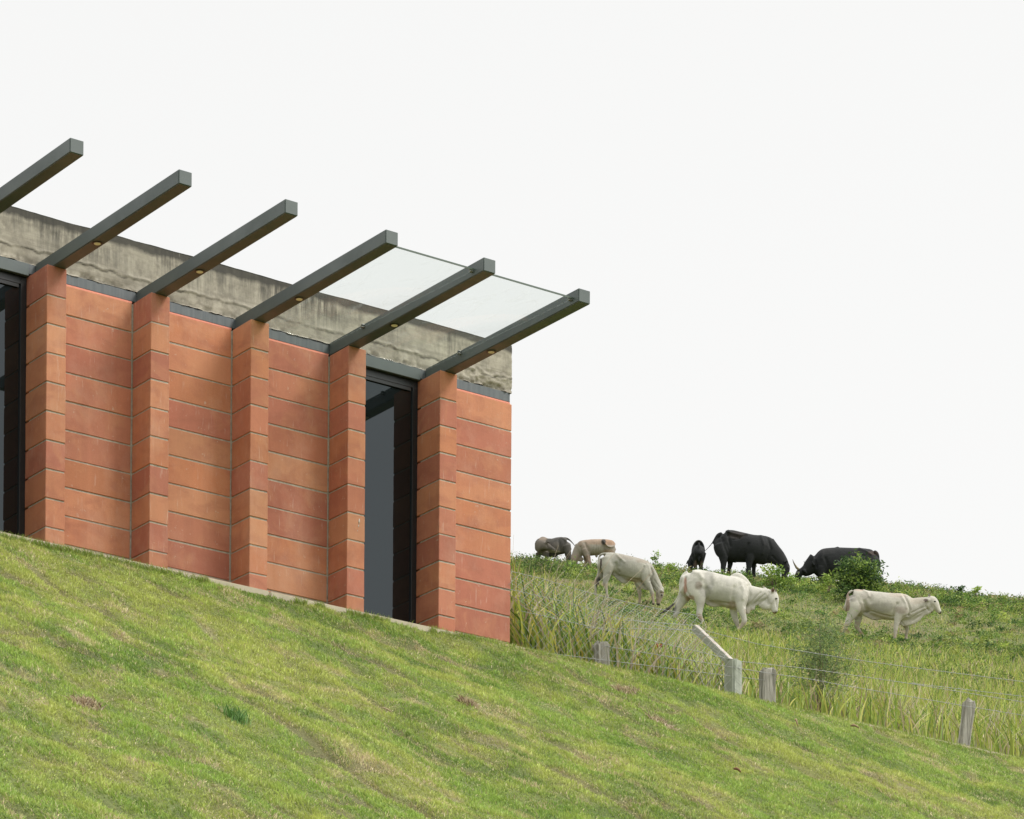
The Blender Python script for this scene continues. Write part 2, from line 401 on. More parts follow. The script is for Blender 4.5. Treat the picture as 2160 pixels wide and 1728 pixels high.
def lay(b, x0, x1, y0, y1, skip=JO):
    for (z0, z1) in CS:
        j = random.uniform(-.0012, .0012)
        b.box(x0, x1, y0 + j, y1, z0 + (JO if z0 > ZB else 0), z1 - (JO if z1 < 0 else 0), bcol(), .0012)
for x0, x1 in [(PX[0] - 1.4, PX[0] - .006)] + [(PX[i] + W + .004, PX[i + 1] - .009) for i in (0, 2, 3, 4)] + [(PX[6] + W + .004, XE)]:
    wl = Bx(); lay(wl, x0, x1, D, D + .14); wl.build("wall", BRICK, house, .0035)
sw = Bx()                                    # the end wall going back, and the far walls
for (z0, z1) in CS:
    y = D + .15; n = 0
    while y < 5.6:
        l = .39 if (n or int(z0 * 10) % 2) else .19
        sw.box(XE - .14, XE, y, min(y + l, 5.8) - .01, z0 + JO, z1 - JO, bcol(), .0012); y += l; n += 1
sw.build("end_wall", BRICK, house, .0035)
mt = Bx(); e = .0055
mt.box(PX[0] - 1.4, PX[1] + .05, D + e, D + .13, ZB + .003, -.004)
mt.box(PX[2] + .02, PX[5] + .05, D + e, D + .13, ZB + .003, -.004)
mt.box(PX[6] + .02, XE - e, D + e, D + .13, ZB + .003, -.004)
mt.box(XE - .13, XE - e, D + .1301, 5.7, ZB + .003, -.004)
for p in PX: mt.box(p + e, p + W - e, e, D + e - .0003, ZB + .003, -.004)
mt.build("mortar", MORTAR, house)
for n_, p in enumerate(PX):
    b = Bx(); window = n_ in (2, 6)
    for (z0, z1) in CS:
        j = random.uniform(-.001, .001)
        b.box(p + j, p + W + j, j, D + (.14 if window else -.0), z0 + (JO if z0 > ZB else 0), z1 - (JO if z1 < 0 else 0), bcol(), .0012)
    b.build("pier", BRICK, house, .0035)
for x0, x1 in ((PX[0] - 1.4, PX[0] - .002), (PX[0] + W, PX[1] - .002), (PX[2] + W, PX[3] - .002), (PX[3] + W, PX[4] - .002), (PX[4] + W, PX[5] - .002), (PX[6] + W, XE - .012)):
    b = Bx(); v = b.box(x0, x1, D + .004, D + .03, .0, .016)
    for q in v:
        if q.co.z > .01: q.co.y += .006
    b.build("coping_fillet", PINK, house, .002)
b = Bx(); b.box(PX[0] - 1.4, XE - .012, D + .010, D + .12, .0165, .086); b.build("steel_band", BAND, house, .002)
for x0, x1 in ((PX[1] + W, PX[2] - .001), (PX[5] + W, PX[6] - .001)):
    b = Bx(); b.box(x0, x1, D + .004, D + .035, .0, .0855); b.build("window_lintel", BEAM, house, .003)
pc_ = atY(757, 1104, -.0015); pg = Geo()     # splash of white paint on the fourth pier
for (a_, b_, r_) in (((.004, .035), (.0, -.01), .0065), ((.0, -.01), (-.006, -.03), .004), ((-.010, -.05), (-.012, -.062), .0025)):
    q = [pc_ + [a_[0], 0, a_[1]], pc_ + [(a_[0] + b_[0]) / 2 + .001, 0, (a_[1] + b_[1]) / 2], pc_ + [b_[0], 0, b_[1]]]
    V, T = tube_geo(q, [r_ * .4, r_, r_ * .3], 6); V[:, 1] = pc_[1] + (V[:, 1] - pc_[1]) * .15; pg.add(V, T)
pg.build("paint_splash", ARMC, [o for o in bpy.data.objects if o.name.startswith("pier")][5])
# roof slab: dense front face with cast ridges and crumbled lower edge
def slab():
    x0, x1, z0, z1 = PX[0] - 1.4, XE - .008, .0875, .447
    xs = np.arange(x0, x1 + .006, .0085); zs = np.linspace(z0, z1, 44)
    X, Z = np.meshgrid(xs, zs); t = (Z - z0) / (z1 - z0)
    n1 = fbm(X * 7, Z * 9, 101, 5); n2 = fbm(X * 30, Z * 40, 111, 4); n3 = fbm(X * 2.2, Z * 0, 121, 3)
    led = .29 + (n3 - .5) * .07 + (fbm(X * 14, Z * 0, 131, 5) - .5) * .09
    d = .001 * (n1 - .5) + .003 * (n2 - .5)
    rid = (.35 + 1.3 * fbm(X * 38, Z * 38, 147, 3)) * np.exp(-((t - led) / (.010 + .030 * fbm(X * 8, Z * 0, 149, 3))) ** 2) * np.clip((fbm(X * 9, Z * 9, 141, 4) - .35) * 4, 0, 1)
    d = d - .006 * rid + .003 * (t < led - .02)       # eroded seam, lower lift a little back
    low = np.exp(-(t / .10) ** 2) * np.clip((fbm(X * 14, Z * 20, 151, 4) - .40) * 5, 0, 1)
    d = d + .010 * low
    rough_end = np.clip((X - 3.5) / .2, 0, 1) * np.clip((.42 - t) * 6, 0, 1) * (fbm(X * 28, Z * 45, 161, 4) - .5) * .035
    d = d + rough_end
    Y = D + d; Z2 = Z.copy(); Z2[0] += (fbm(X[0] * 16, X[0] * 0, 171, 4) - .5) * .016; Z2[-1] += (fbm(X[-1] * 3, X[-1] * 0, 173, 4) - .5) * .012
    Xc = X.copy(); Xc[:, -1] += (fbm(Z[:, -1] * 25, Z[:, -1] * 0, 181, 4) - .5) * .012
    V = np.stack([Xc, Y, Z2], -1).reshape(-1, 3); nx, nz = len(xs), len(zs)
    a = (np.arange(nz - 1)[:, None] * nx + np.arange(nx - 1)[None]).ravel()
    Q = [np.stack([a, a + 1, a + nx + 1, a + nx], 1)]
    base = len(V); B = []
    def strip(idx, yb):                      # sweep a border row back to y = yb
        nonlocal base
        P = V[idx].copy(); P[:, 1] = yb; B.append(P); k = np.arange(len(idx) - 1)
        Q.append(np.stack([idx[k + 1], idx[k], base + k, base + k + 1], 1)); base += len(P)
    strip(np.arange(nx)[::-1], 5.9); strip((nz - 1) * nx + np.arange(nx), 5.9); strip(np.arange(nz) * nx + nx - 1, 5.9); strip((np.arange(nz) * nx)[::-1], 5.9)
    crack = np.exp(-((t - led + .035 + .05 * (fbm(X * 20, Z * 6, 193, 4) - .5)) / .016) ** 2) * np.clip((fbm(X * 10, Z * 30, 191, 4) - .38) * 5, 0, 1)
    crack = np.maximum(crack, low * .6)
    cc = np.ones((base, 3)); cc[:len(V)] = (1 - .72 * crack.reshape(-1, 1))
    return rawmesh("slab", np.concatenate([V] + B), np.concatenate(Q), cc, 4)
me = slab(); link("roof_slab", me, CONC, house)
b = Bx(); b.box(PX[0] - 1.38, XE - .03, D + .05, 5.85, .4475, .452); b.build("roof_screed", ROOF, house)
b = Bx(); b.box(PX[0] - 1.4, XE - .002, 5.81, 5.9, -2.2, .086); b.box(PX[0] - 1.4, PX[0] - 1.3, D + .15, 5.8, -2.2, .086); b.build("back_wall", MORTAR, house)

for n_, (bx, bl) in enumerate(zip(BXs, BL)):
    b = Bx(); b.box(bx, bx + WB, -bl, D + .008, .0005, HB)
    bo = b.build("roof_beam", BEAM, house, .005, 3)
    # welded end cap
    b = Bx(); b.box(bx + .003, bx + WB - .003, -bl - .0035, -bl - .0002, .0035, HB - .003); b.build("end_cap", BEAM, bo, .0015, 1)
    cy_ = -.52
    def disc(r, z0, z1, m, nm, hole=0):
        bm = bmesh.new(); bmesh.ops.create_cone(bm, cap_ends=True, segments=32, radius1=r, radius2=r * .96, depth=z1 - z0)
        for v in bm.verts: v.co += Vector((bx + WB / 2, cy_, (z0 + z1) / 2))
        me = bpy.data.meshes.new(nm); bm.to_mesh(me); bm.free(); return me
    dl = link("downlight", disc(.036, -.004, .002, RING, "ring"), RING, bo)
    link("lens", disc(.024, -.0055, -.0035, LENS, "lens"), LENS, dl)
# glass canopy panes between the last three beams
def pane(i):
    x0, x1 = BXs[i] + WB + .001, BXs[i + 1] - .001
    V = []
    for y, zc in ((-1.59, .042), (D - .002, .088)):
        for z in (zc - .005, zc + .005):
            for x in (x0, x1): V.append((x, y, z))
    Q = [(0, 1, 3, 2), (4, 6, 7, 5), (0, 4, 5, 1), (2, 3, 7, 6), (0, 2, 6, 4), (1, 5, 7, 3)]
    po = link("canopy_glass", rawmesh("pane", V, Q, None, 4), GLASS, house)
    b = Bx(); b.box(x0, x1, -1.5935, -1.5903, .036, .048); b.build('glass_edge', GEDGE, po)
    for y in (-1.565, -.2):
        for xx, s in ((x1, -1), (x0, 1)):
            zc = .042 + (y + 1.59) * .025
            b = Bx(); b.box(min(xx, xx + s * .022), max(xx, xx + s * .022), y - .012, y + .012, zc - .012, zc - .0052)
            b.box(min(xx, xx + s * .022), max(xx, xx + s * .022), y - .012, y + .012, zc + .0052, zc + .012)
            b.build("glass_clip", STEEL, po, .001)
pane(4); pane(5)
# windows
for i in (1, 5):
    x0, x1 = PX[i] + W, PX[i + 1]
    fx = Bx(); y0, y1 = D + .038, D + .078
    fx.box(x0, x0 + .045, y0, y1, ZB, -.001); fx.box(x1 - .045, x1, y0, y1, ZB, -.001)
    fx.box(x0 + .0455, x1 - .0455, y0 + .001, y1, -.055, -.001); fx.box(x0 + .0455, x1 - .0455, y0 + .001, y1, ZB, -2.08)
    fo = fx.build("window_frame", FRAME, house, .002)
    b = Bx(); b.box(x0 + .04, x1 - .04, y0 + .016, y0 + .024, -2.10, -.05); b.build("window_pane", DARKGLASS, fo)
    b = Bx(); b.box(x0 + .06, x1 - .06, y0 + .002, y0 + .010, -.082, -.056); b.build("drip_bead", FRAME, fo, .001)

# ------------------------------------------------------------------ fences
fence = empty("mesh_fence", atY(1548, 1458, .0), "wire mesh fence with a grey concrete post and a white leaning arm", "fence")
def dn(px, py, Y, lat=0): p = atY(px, py, Y); return p
cp = atY(1547, 1394, 0.0); pw = .105
def prism(cx, cy, z0, z1, w_, d_, lean=(0, 0), rot=0, mat=None, name="", parent=None, bev=.01, taper=1., top=0):
    bm = bmesh.new(); bmesh.ops.create_cube(bm, size=1); bmesh.ops.subdivide_edges(bm, edges=bm.edges[:], cuts=3, use_grid_fill=True)
    c, s = math.cos(rot), math.sin(rot)
    for v in bm.verts:
        t = v.co.z + .5; f = 1 + (taper - 1) * t; x, y = v.co.x * w_ * f, v.co.y * d_ * f
        x += random.uniform(-1, 1) * .0025; y += random.uniform(-1, 1) * .0025
        zt = z1 + (top * (v.co.x) + random.uniform(-1, 1) * abs(top) * .25) * (t > .99)
        v.co = Vector((cx + c * x - s * y + lean[0] * (t - 1), cy + s * x + c * y + lean[1] * (t - 1), z0 + (zt - z0) * t))
    bmesh.ops.bevel(bm, geom=[e for e in bm.edges if len(e.link_faces) == 2 and e.calc_face_angle(0) > 1], offset=bev, segments=2, affect='EDGES')
    me = bpy.data.meshes.new(name); bm.to_mesh(me); bm.free(); return link(name, me, mat, parent)
post = prism(cp[0], cp[1], -2.4, cp[2], pw, pw, rot=.12, mat=POSTC, name="concrete_post", parent=fence, bev=.012)
tip = atY(1466, 1325, .43); cb = np.array([cp[0] - .035, cp[1] + .0, cp[2] - .015])
def bar(a, b, w_, h_, mat, name, parent, bev=.006):
    a, b = Vector(a), Vector(b); d = b - a; bm = bmesh.new(); bmesh.ops.create_cube(bm, size=1)
    for v in bm.verts: v.co = Vector((v.co.x * w_, v.co.y * h_, (v.co.z + .5) * d.length))
    bmesh.ops.bevel(bm, geom=bm.edges[:], offset=bev, segments=2, affect='EDGES')
    zx = d.normalized(); xx = (Vector((1, 0, 0)) - zx * zx.x).normalized(); yx = zx.cross(xx)
    M = Matrix((xx, yx, zx)).transposed().to_4x4()
    me = bpy.data.meshes.new(name); bm.to_mesh(me); bm.free(); me.transform(Matrix.Translation(a) @ M); return link(name, me, mat, parent)
an = np.cross([1., 0, 0], tip - cb); an /= np.linalg.norm(an)
bar(cb, tip, .050, .050, POSTC, "post_arm", post, .003)
bar(cb + an * .0262, tip + an * .0262, .044, .003, ARMC, "arm_paint", post, .001)
# netting: vertical up to the post tops, then leaning back with the arm
net = Geo(); xL, xR = 4.0, cp[0]; ztop = cp[2] + .01
def netpt(x, h):                             # h: 0 at the bottom .. above the post top on the slope
    sag = .05 * (fbm(np.array([x * 1.3]), np.array([h * 1.5]), 201)[0] - .5) * 2
    zt = ztop - ztop + cp[2]
    v = h - (cp[2] + 2.1)
    if v < 0: return np.array([x, -.02 + sag, -2.1 + h])
    return np.array([x, -.02 + v * .675 + sag * .5, cp[2] + v * .737 - .05 * math.sin(min(1, (xR - x) / 1.6) * math.pi) * v])
HT = (cp[2] + 2.1) + .60; STEP = .075
m_ = int((xR - xL + HT) / STEP) + 1
for s in (1, -1):
    for k in range(m_):
        pts = []; n_ = 0; h = 0.
        x_ = (xL - HT + k * STEP) if s > 0 else (xL + k * STEP)
        while h <= HT + 1e-6:
            xx = x_ + s * h + random.uniform(-.004, .004)
            if xL <= xx <= xR:
                p = netpt(xx, h); p[1] += .003 * (1 if n_ % 2 else -1); pts.append(p)
            n_ += 1; h += STEP
        if len(pts) > 1: net.tube(pts, .0012, 3)
for hh in (HT, cp[2] + 2.1, .12, (cp[2] + 2.1) + .3): net.tube([netpt(x, hh) for x in np.linspace(xL, xR, 30)], .002, 4)
net.build("wire_netting", STEEL, fence)
def wire(path, parent, name, r=.0021, barb=True):
    P = [np.array(p) for p in path]; g = Geo(); pts = []
    for a_, b_ in zip(P[:-1], P[1:]):
        for t in np.linspace(0, 1, 14)[:-1]:
            q = a_ * (1 - t) + b_ * t; pts.append(q)
    pts.append(P[-1])
    g.tube(pts, r, 4)
    L_ = sum(np.linalg.norm(b_ - a_) for a_, b_ in zip(pts[:-1], pts[1:])); acc = 0; nx_ = .06
    if barb:
        for a_, b_ in zip(pts[:-1], pts[1:]):
            l = np.linalg.norm(b_ - a_)
            while nx_ < acc + l:
                c = a_ + (b_ - a_) * (nx_ - acc) / l
                for _ in range(2):
                    d = rng.normal(size=3); d /= np.linalg.norm(d); g.tube([c - d * .013, c + d * .013], .0016, 3)
                nx_ += .115
            acc += l
    return g.build(name, STEEL, parent)
wire([atY(1240, 1300, .4), atY(1287, 1306, .4), tip + [0, 0, .02]], fence, "barbed_wire")
wire([atY(1180, 1322, .3), atY(1300, 1326, .3), tip + [0, -.03, -.02]], fence, "barbed_wire")
wire([tip, atY(1600, 1359, .4), atY(1792, 1390, .4), atY(1922, 1408, .4), atY(2158, 1438, .4), atY(2500, 1490, .4)], fence, "barbed_wire")
wire([cp + [.0, .03, .01], atY(1699, 1410, .05), atY(1756, 1418, .05), atY(1919, 1442, .05), atY(2158, 1481, .05), atY(2500, 1540, .05)], fence, "barbed_wire")
wire([atY(1919, 1441, .06), atY(2158, 1469, .3), atY(2500, 1515, .3)], fence, "barbed_wire")
z_ = Geo(); zz = [cp + [(-.055 if q % 2 else .055) * (1 - .2 * random.random()), -.06, -.03 - q * .045] for q in range(8)]; z_.tube(zz, .0014, 3)
zz = [cp + [(.055 if q % 2 else -.055) * (1 - .4 * random.random()), -.06, -.05 - q * .045] for q in range(7)]; z_.tube(zz, .0014, 3); z_.build("tie_wire", STEEL, fence)
f2 = empty("barbed_wire_fence", atY(1618, 1475, .0), "low barbed wire strung over three weathered grey wooden stumps of posts beside the lawn", "fence")
WP = [(1270, 1356, 31, .01, 0, .012), (1619, 1411, 34, 0, 0, .012), (2044, 1480, 27, -.055, 0, -.02)]
for (px, py, wpx, lx_, ly_, tp) in WP:
    c_ = atY(px, py, .0); wm = wpx / 268
    prism(c_[0], c_[1], -2.45, c_[2], wm, wm * .8, lean=(-lx_ * 2.4 if lx_ else 0, 0), rot=-.45, mat=WOOD, name="wooden_post", parent=f2, bev=.018, taper=.97, top=tp)
pA, pB, pC = [atY(px, py + 6, -.06) for (px, py, *_r) in WP]
wire([pA, pB + [0, 0, -.01], atY(1699, 1431, -.02), atY(1792, 1448, -.02), atY(2028, 1488, -.08), atY(2158, 1509, -.02), atY(2500, 1580, 0)], f2, "barbed_wire")
wire([atY(1130, 1375, -.04), atY(1254, 1390, -.06), pB + [0, .03, -.06]], f2, "barbed_wire")

# butterfly resting on the mesh
bc = atY(1391, 1362, .12); bf = empty("butterfly", bc, "tiny orange and black butterfly on the wire mesh above the lawn", "butterfly")
BFM = m_attr("butterfly_wing", .6, 30, .1, 0)
g = Geo()
for s in (1, -1):
    for (r0, r1, q0) in ((.019, .013, .5), (.014, .012, -.5)):
        n_ = 9; c0 = np.array([s * r0 * .8 * math.cos(q0), 0, r0 * .8 * math.sin(q0)])
        V = [bc + c0 * .9] + [bc + c0 + [r1 * math.cos(t), -.008 * s, r1 * .8 * math.sin(t)] for t in np.linspace(0, 2 * math.pi, n_)]
        T = [(0, k + 1, k + 2) for k in range(n_ - 1)]
        cc = np.array([(.75, .16, .02)] + [(.03, .015, .01)] * n_); g.add(V, T, cc)
g.build("wing", BFM, bf); g = Geo(); g.tube([bc + [0, -.004, -.012], bc + [0, -.004, 0], bc + [0, -.004, .012]], [.001, .0025, .001], 6, (.02, .015, .01)); g.build("body", BFM, bf)

# ------------------------------------------------------------------ vegetation
def ribbons(P, H, Wd, az, bend, col, nseg=3, tipcol=None, curl=1.7):
    n = len(P); d = np.stack([np.cos(az), np.sin(az), 0 * az], 1); side = np.stack([-np.sin(az + .9), np.cos(az + .9), 0 * az], 1)
    rings = []; cols = []
    for k in range(nseg):
        t = k / nseg; w_ = Wd * (1 - .35 * t) * (.65 if k == 0 else 1)
        c = P + d * (H * bend * t ** curl)[:, None] + np.array([0, 0, 1.])[None] * (H * (t - .35 * bend * t * t))[:, None]
        rings.append(c - side * w_[:, None] / 2); rings.append(c + side * w_[:, None] / 2)
        cc = col if tipcol is None else col * (1 - t) + tipcol * t; cols += [cc, cc]
    t = 1; rings.append(P + d * (H * bend)[:, None] + np.array([0, 0, 1.])[None] * (H * (1 - .35 * bend))[:, None]); cols.append(col if tipcol is None else tipcol)
    m = 2 * nseg + 1; V = np.stack(rings, 1).reshape(-1, 3); C = np.stack(cols, 1).reshape(-1, 3)
    T = []
    for k in range(nseg - 1): T += [(2 * k, 2 * k + 1, 2 * k + 3), (2 * k, 2 * k + 3, 2 * k + 2)]
    T.append((2 * nseg - 2, 2 * nseg - 1, 2 * nseg))
    T = (np.array(T)[None] + (np.arange(n) * m)[:, None, None]).reshape(-1, 3)
    return V, T, C
def leaves(P, size, col, aspect=.45, up=.5):
    n = len(P); a = rng.normal(size=(n, 3)); a[:, 2] = a[:, 2] * .6 + up * .4; a /= np.linalg.norm(a, axis=1)[:, None]
    b = rng.normal(size=(n, 3)); b -= a * (a * b).sum(1)[:, None]; b /= np.linalg.norm(b, axis=1)[:, None]; c = np.cross(a, b)
    s = size[:, None]; w_ = s * aspect * .5
    V = np.stack([P, P + a * s * .45 + b * w_ + c * s * .05, P + a * s, P + a * s * .45 - b * w_ + c * s * .05], 1).reshape(-1, 3)
    k = np.arange(n)[:, None] * 4; T = np.concatenate([k + [0, 1, 2], k + [0, 2, 3]])
    return V, T, np.repeat(col, 4, 0)
def pal(n, cols, probs, jit=.2):
    cols = np.array(cols); i = rng.choice(len(cols), n, p=np.array(probs) / sum(probs)); return cols[i] * (1 + (rng.random((n, 1)) - .5) * 2 * jit)
def build_stuff(name, g, mat): return tag(g.build(name, mat), kind='stuff')

# mown turf
NB = 1400000; NI = 1060000
Yb = KY - .05 - rng.random(NB) ** 1.1 * 11.0
Sx = (Yb - CAM[1]) * 1.0
# keep the blades where the view (and a step aside) can see the bank
xc = rng.random(NB); 
def frame_x(px, Y): r0 = FW[0] + RT[0] * (px - 1080) / F; r1 = FW[1] + RT[1] * (px - 1080) / F; return CAM[0] + r0 / r1 * (Y - CAM[1])
xl, xr = frame_x(-160, Yb), frame_x(2320, Yb); Xb = xl + (xr - xl) * xc
Xb[NI:] = np.where(xc[NI:] < .35, xl[NI:] - 2.2 * xc[NI:] / .35, xr[NI:] + 3.6 * (xc[NI:] - .35) / .65)
Zb = lawn_z(Xb, Yb); Pb = np.stack([Xb, Yb, Zb - .004], 1)
cb_ = turf_col(Xb, Yb); cl_ = fbm(Xb * 11, Yb * 9, 223, 3)
cb_ = cb_ * (.62 + .7 * rng.random((NB, 1)) + .9 * (cl_ - .5)[:, None])
dry = rng.random(NB) < .045 + .45 * seam(Xb, Yb) + .6 * np.clip((fbm(Xb * 4.5, Yb * 3, 227, 3) - .66) * 8, 0, 1); cb_[dry] = pal(dry.sum(), [(.58, .50, .30), (.42, .33, .21), (.66, .58, .38)], [3, 2, 1])
yel = rng.random(NB) < .16; cb_[yel] = cb_[yel] * .4 + np.array([.44, .50, .11]) * .6
Hb = (.013 + .022 * rng.random(NB)) * (.55 + .9 * np.clip((cl_ - .32) * 2.6, 0, 1)) * (1 + .5 * (fbm(Xb * 3, Yb * 2, 211) - .5)) * (1 - .45 * seam(Xb, Yb))
g = Geo(); g.add(*ribbons(Pb, Hb, .0045 + .0035 * rng.random(NB), rng.random(NB) * 6.283, .25 + .9 * rng.random(NB), cb_, 2, cb_ * 1.25))
# longer blades hanging over the kerb edge and loose runners
n_ = 9000; X2 = rng.uniform(2.7, 10.5, n_); Y2 = KY + rng.uniform(-.12, .03, n_); z2 = np.where(Y2 > KY - .05, KZ - .01, lawn_z(X2, Y2))
keep = (X2 > 3.0) & (X2 < 9.2) | (rng.random(n_) < .1); X2, Y2, z2 = X2[keep], Y2[keep], z2[keep]; n_ = len(X2)
g.add(*ribbons(np.stack([X2, Y2, z2], 1), rng.uniform(.015, .042, n_), rng.uniform(.004, .007, n_), rng.random(n_) * 6.283, rng.uniform(.2, .9, n_), pal(n_, [(.24, .34, .065), (.34, .38, .09), (.5, .44, .25)], [5, 3, 1]), 2))
n_ = 5200; X2 = rng.uniform(-2, 3.0, n_); X2 = X2[fbm(X2 * 3, X2 * 0, 251) > .45]; n_ = len(X2); Y2 = KY - .055 - rng.random(n_) * .03
g.add(*ribbons(np.stack([X2, Y2, lawn_z(X2, Y2)], 1), rng.uniform(.02, .075, n_), rng.uniform(.004, .006, n_), rng.random(n_) * 6.283, rng.uniform(.2, .9, n_), pal(n_, [(.24, .34, .065), (.34, .38, .09)], [5, 3]), 2))
build_stuff("lawn_grass", g, BLADE)

# pasture: sample points by bearing and distance
def samp(n, x0, x1, s0, s1, p=1.): x = rng.uniform(x0, x1, n); t = rng.random(n) ** p; S = s0 + (s1 - s0) * t; return x, S
def near(n, x0, x1, d0, d1, p=1.): x = rng.uniform(x0, x1, n); S = s_kerb(x) + d0 + (d1 - d0) * rng.random(n) ** p; return x, S
g = Geo()
YG = [(.38, .43, .09), (.29, .37, .07), (.15, .24, .04), (.50, .48, .13), (.55, .47, .29), (.36, .27, .17)]
x_, S_ = near(21000, 1040, 2700, .35, 20, 1.1); P_ = past_pt(S_, x_); P_ = P_[(P_[:, 0] > 4.3) & (fbm(P_[:, 0] * 1.6, P_[:, 1] * .9, 303) > .34)]
n_ = len(P_); H_ = rng.uniform(.18, .42, n_) * (1 + .5 * (fbm(P_[:, 0], P_[:, 1], 301) - .4))
g.add(*ribbons(P_, H_, rng.uniform(.007, .016, n_), rng.random(n_) * 6.283, rng.uniform(.1, .75, n_), pal(n_, YG, [5, 5, 4, 2, 1.6, 1], .3), 4))
x_, S_ = near(15000, 960, 2700, 14, 46, 1.); P_ = past_pt(S_, x_); n_ = len(P_)
g.add(*ribbons(P_, rng.uniform(.12, .34, n_), rng.uniform(.009, .018, n_), rng.random(n_) * 6.283, rng.uniform(.1, .7, n_), pal(n_, YG, [6, 5, 3, 2, 1.5, 1], .3), 3))
build_stuff("tall_grass", g, BLADE)
g = Geo()                                    # broad-leaved cane grass beside the house corner
x_, S_ = near(3800, 1020, 1420, .35, 5.5); P_ = past_pt(S_, x_); ok = P_[:, 0] > 4.35; P_, x_ = P_[ok], x_[ok]; w_ = np.clip((1430 - x_) / 330, .15, 1); n_ = len(P_)
H_ = rng.uniform(.25, .75, n_) * (.5 + .6 * w_)
g.add(*ribbons(P_, H_, rng.uniform(.007, .021, n_), rng.random(n_) * 6.283, rng.uniform(.08, .7, n_), pal(n_, [(.44, .47, .08), (.23, .34, .055), (.11, .20, .035), (.60, .52, .13), (.42, .35, .22)], [4, 5, 4, 2, 3], .3), 5, None, 2.2))
build_stuff("cane_grass", g, BLADE)
g = Geo()                                    # bleached dry stems
x_, S_ = near(420, 1040, 2240, .3, 4); P_ = past_pt(S_, x_)
for p, xx in zip(P_, x_):
    left = xx < 1450; h = random.uniform(.3, .5 + .45 * max(0, (1450 - xx) / 400)) if left else random.uniform(.2, .42); a_ = random.gauss(0, .5); d = RT * (random.gauss(.25 if left else .05, .35)) + FW * random.gauss(0, .2)
    c = random.choice([(.50, .45, .36), (.42, .34, .25), (.33, .22, .14), (.4, .33, .24)])
    if p[0] < 4.5: continue
    g.tube([p, p + d * h * .5 + [0, 0, h * .55], p + d * h * 1.1 + [0, 0, h]], [.0034, .0026, .001], 3, c)
build_stuff("dry_stems", g, m_attr("dry_stem", .8, 20, .2, 0))

# leafy weeds over the hillside
g = Geo(); WG = [(.06, .12, .03), (.11, .19, .04), (.20, .28, .055), (.30, .36, .08), (.30, .25, .13)]
COWS = [(1515, 88), (1490, 88), (1560, 88), (1440, 88), (1590, 88), (1860, 90), (1820, 90), (1900, 90), (1940, 90), (1320, 97), (1290, 97), (1360, 97), (1390, 97)]
def cowclear(P):                             # trodden and grazed low where the cattle stand
    s_ = (P - CAM) @ FW; x__ = 1080 + (P - CAM) @ RT / s_ * F; w = np.ones(len(P))
    for cx, cs in COWS: w = np.minimum(w, 1 - .88 * np.exp(-((x__ - cx) / 40) ** 2 - (np.maximum(0, np.abs(s_ - cs + 9) - 6) / 6) ** 2))
    return w
def weeds(x_, S_, hmul, nl, ls, tallf=None):
    P_ = past_pt(S_, x_); n = len(P_)
    f = fbm(P_[:, 0] * .8, P_[:, 1] * .8, 311); dirt = fbm(P_[:, 0] * .45, P_[:, 1] * .45, 91)
    keep = (dirt < .60) | (rng.random(n) < .3); P_, f, S_ = P_[keep], f[keep], S_[keep]; n = len(P_)
    H = hmul * (.15 + 1.5 * np.clip(f - .2, 0, 1)) * rng.uniform(.5, 1.3, n) * cowclear(P_); R = .10 + .16 * rng.random(n)
    col = pal(n, WG, [4, 5, 4, 3, 2], .2)
    u = rng.normal(size=(n, nl, 3)); u /= np.linalg.norm(u, axis=2)[..., None]; u *= rng.random((n, nl, 1)) ** .4
    Q = P_[:, None] + np.stack([u[..., 0] * R[:, None], u[..., 1] * R[:, None], (u[..., 2] * .5 + .45) * H[:, None]], -1)
    C = np.repeat(col[:, None], nl, 1) * rng.uniform(.55, 1.6, (n, nl, 1)) * (.6 + .8 * fbm(P_[:, 0] * .5, P_[:, 1] * .3, 341))[:, None, None]
    m = n * nl; g.add(*leaves(Q.reshape(-1, 3), rng.uniform(.6, 1.3, m) * ls, C.reshape(-1, 3), .34))
x_, S_ = samp(15500, 960, 2700, 48, 120, .9); weeds(x_, S_, .17, 34, .052)
x_, S_ = samp(4500, 960, 2700, 106, 118); weeds(x_, S_, .46, 34, .08)
x_, S_ = samp(950, 960, 2700, 70, 118); weeds(x_, S_, .36, 60, .09)
# fine grass between the weeds
x_, S_ = samp(56000, 960, 2700, 46, 120, .9); P_ = past_pt(S_, x_); n_ = len(P_)
g.add(*ribbons(P_, rng.uniform(.06, .20, n_) * cowclear(P_), rng.uniform(.010, .022, n_), rng.random(n_) * 6.283, rng.uniform(.1, .8, n_), pal(n_, [(.34, .38, .09), (.22, .31, .06), (.46, .42, .17), (.46, .37, .23)], [4, 4, 2, 1.4]), 2))
build_stuff("pasture_weeds", g, LEAF)

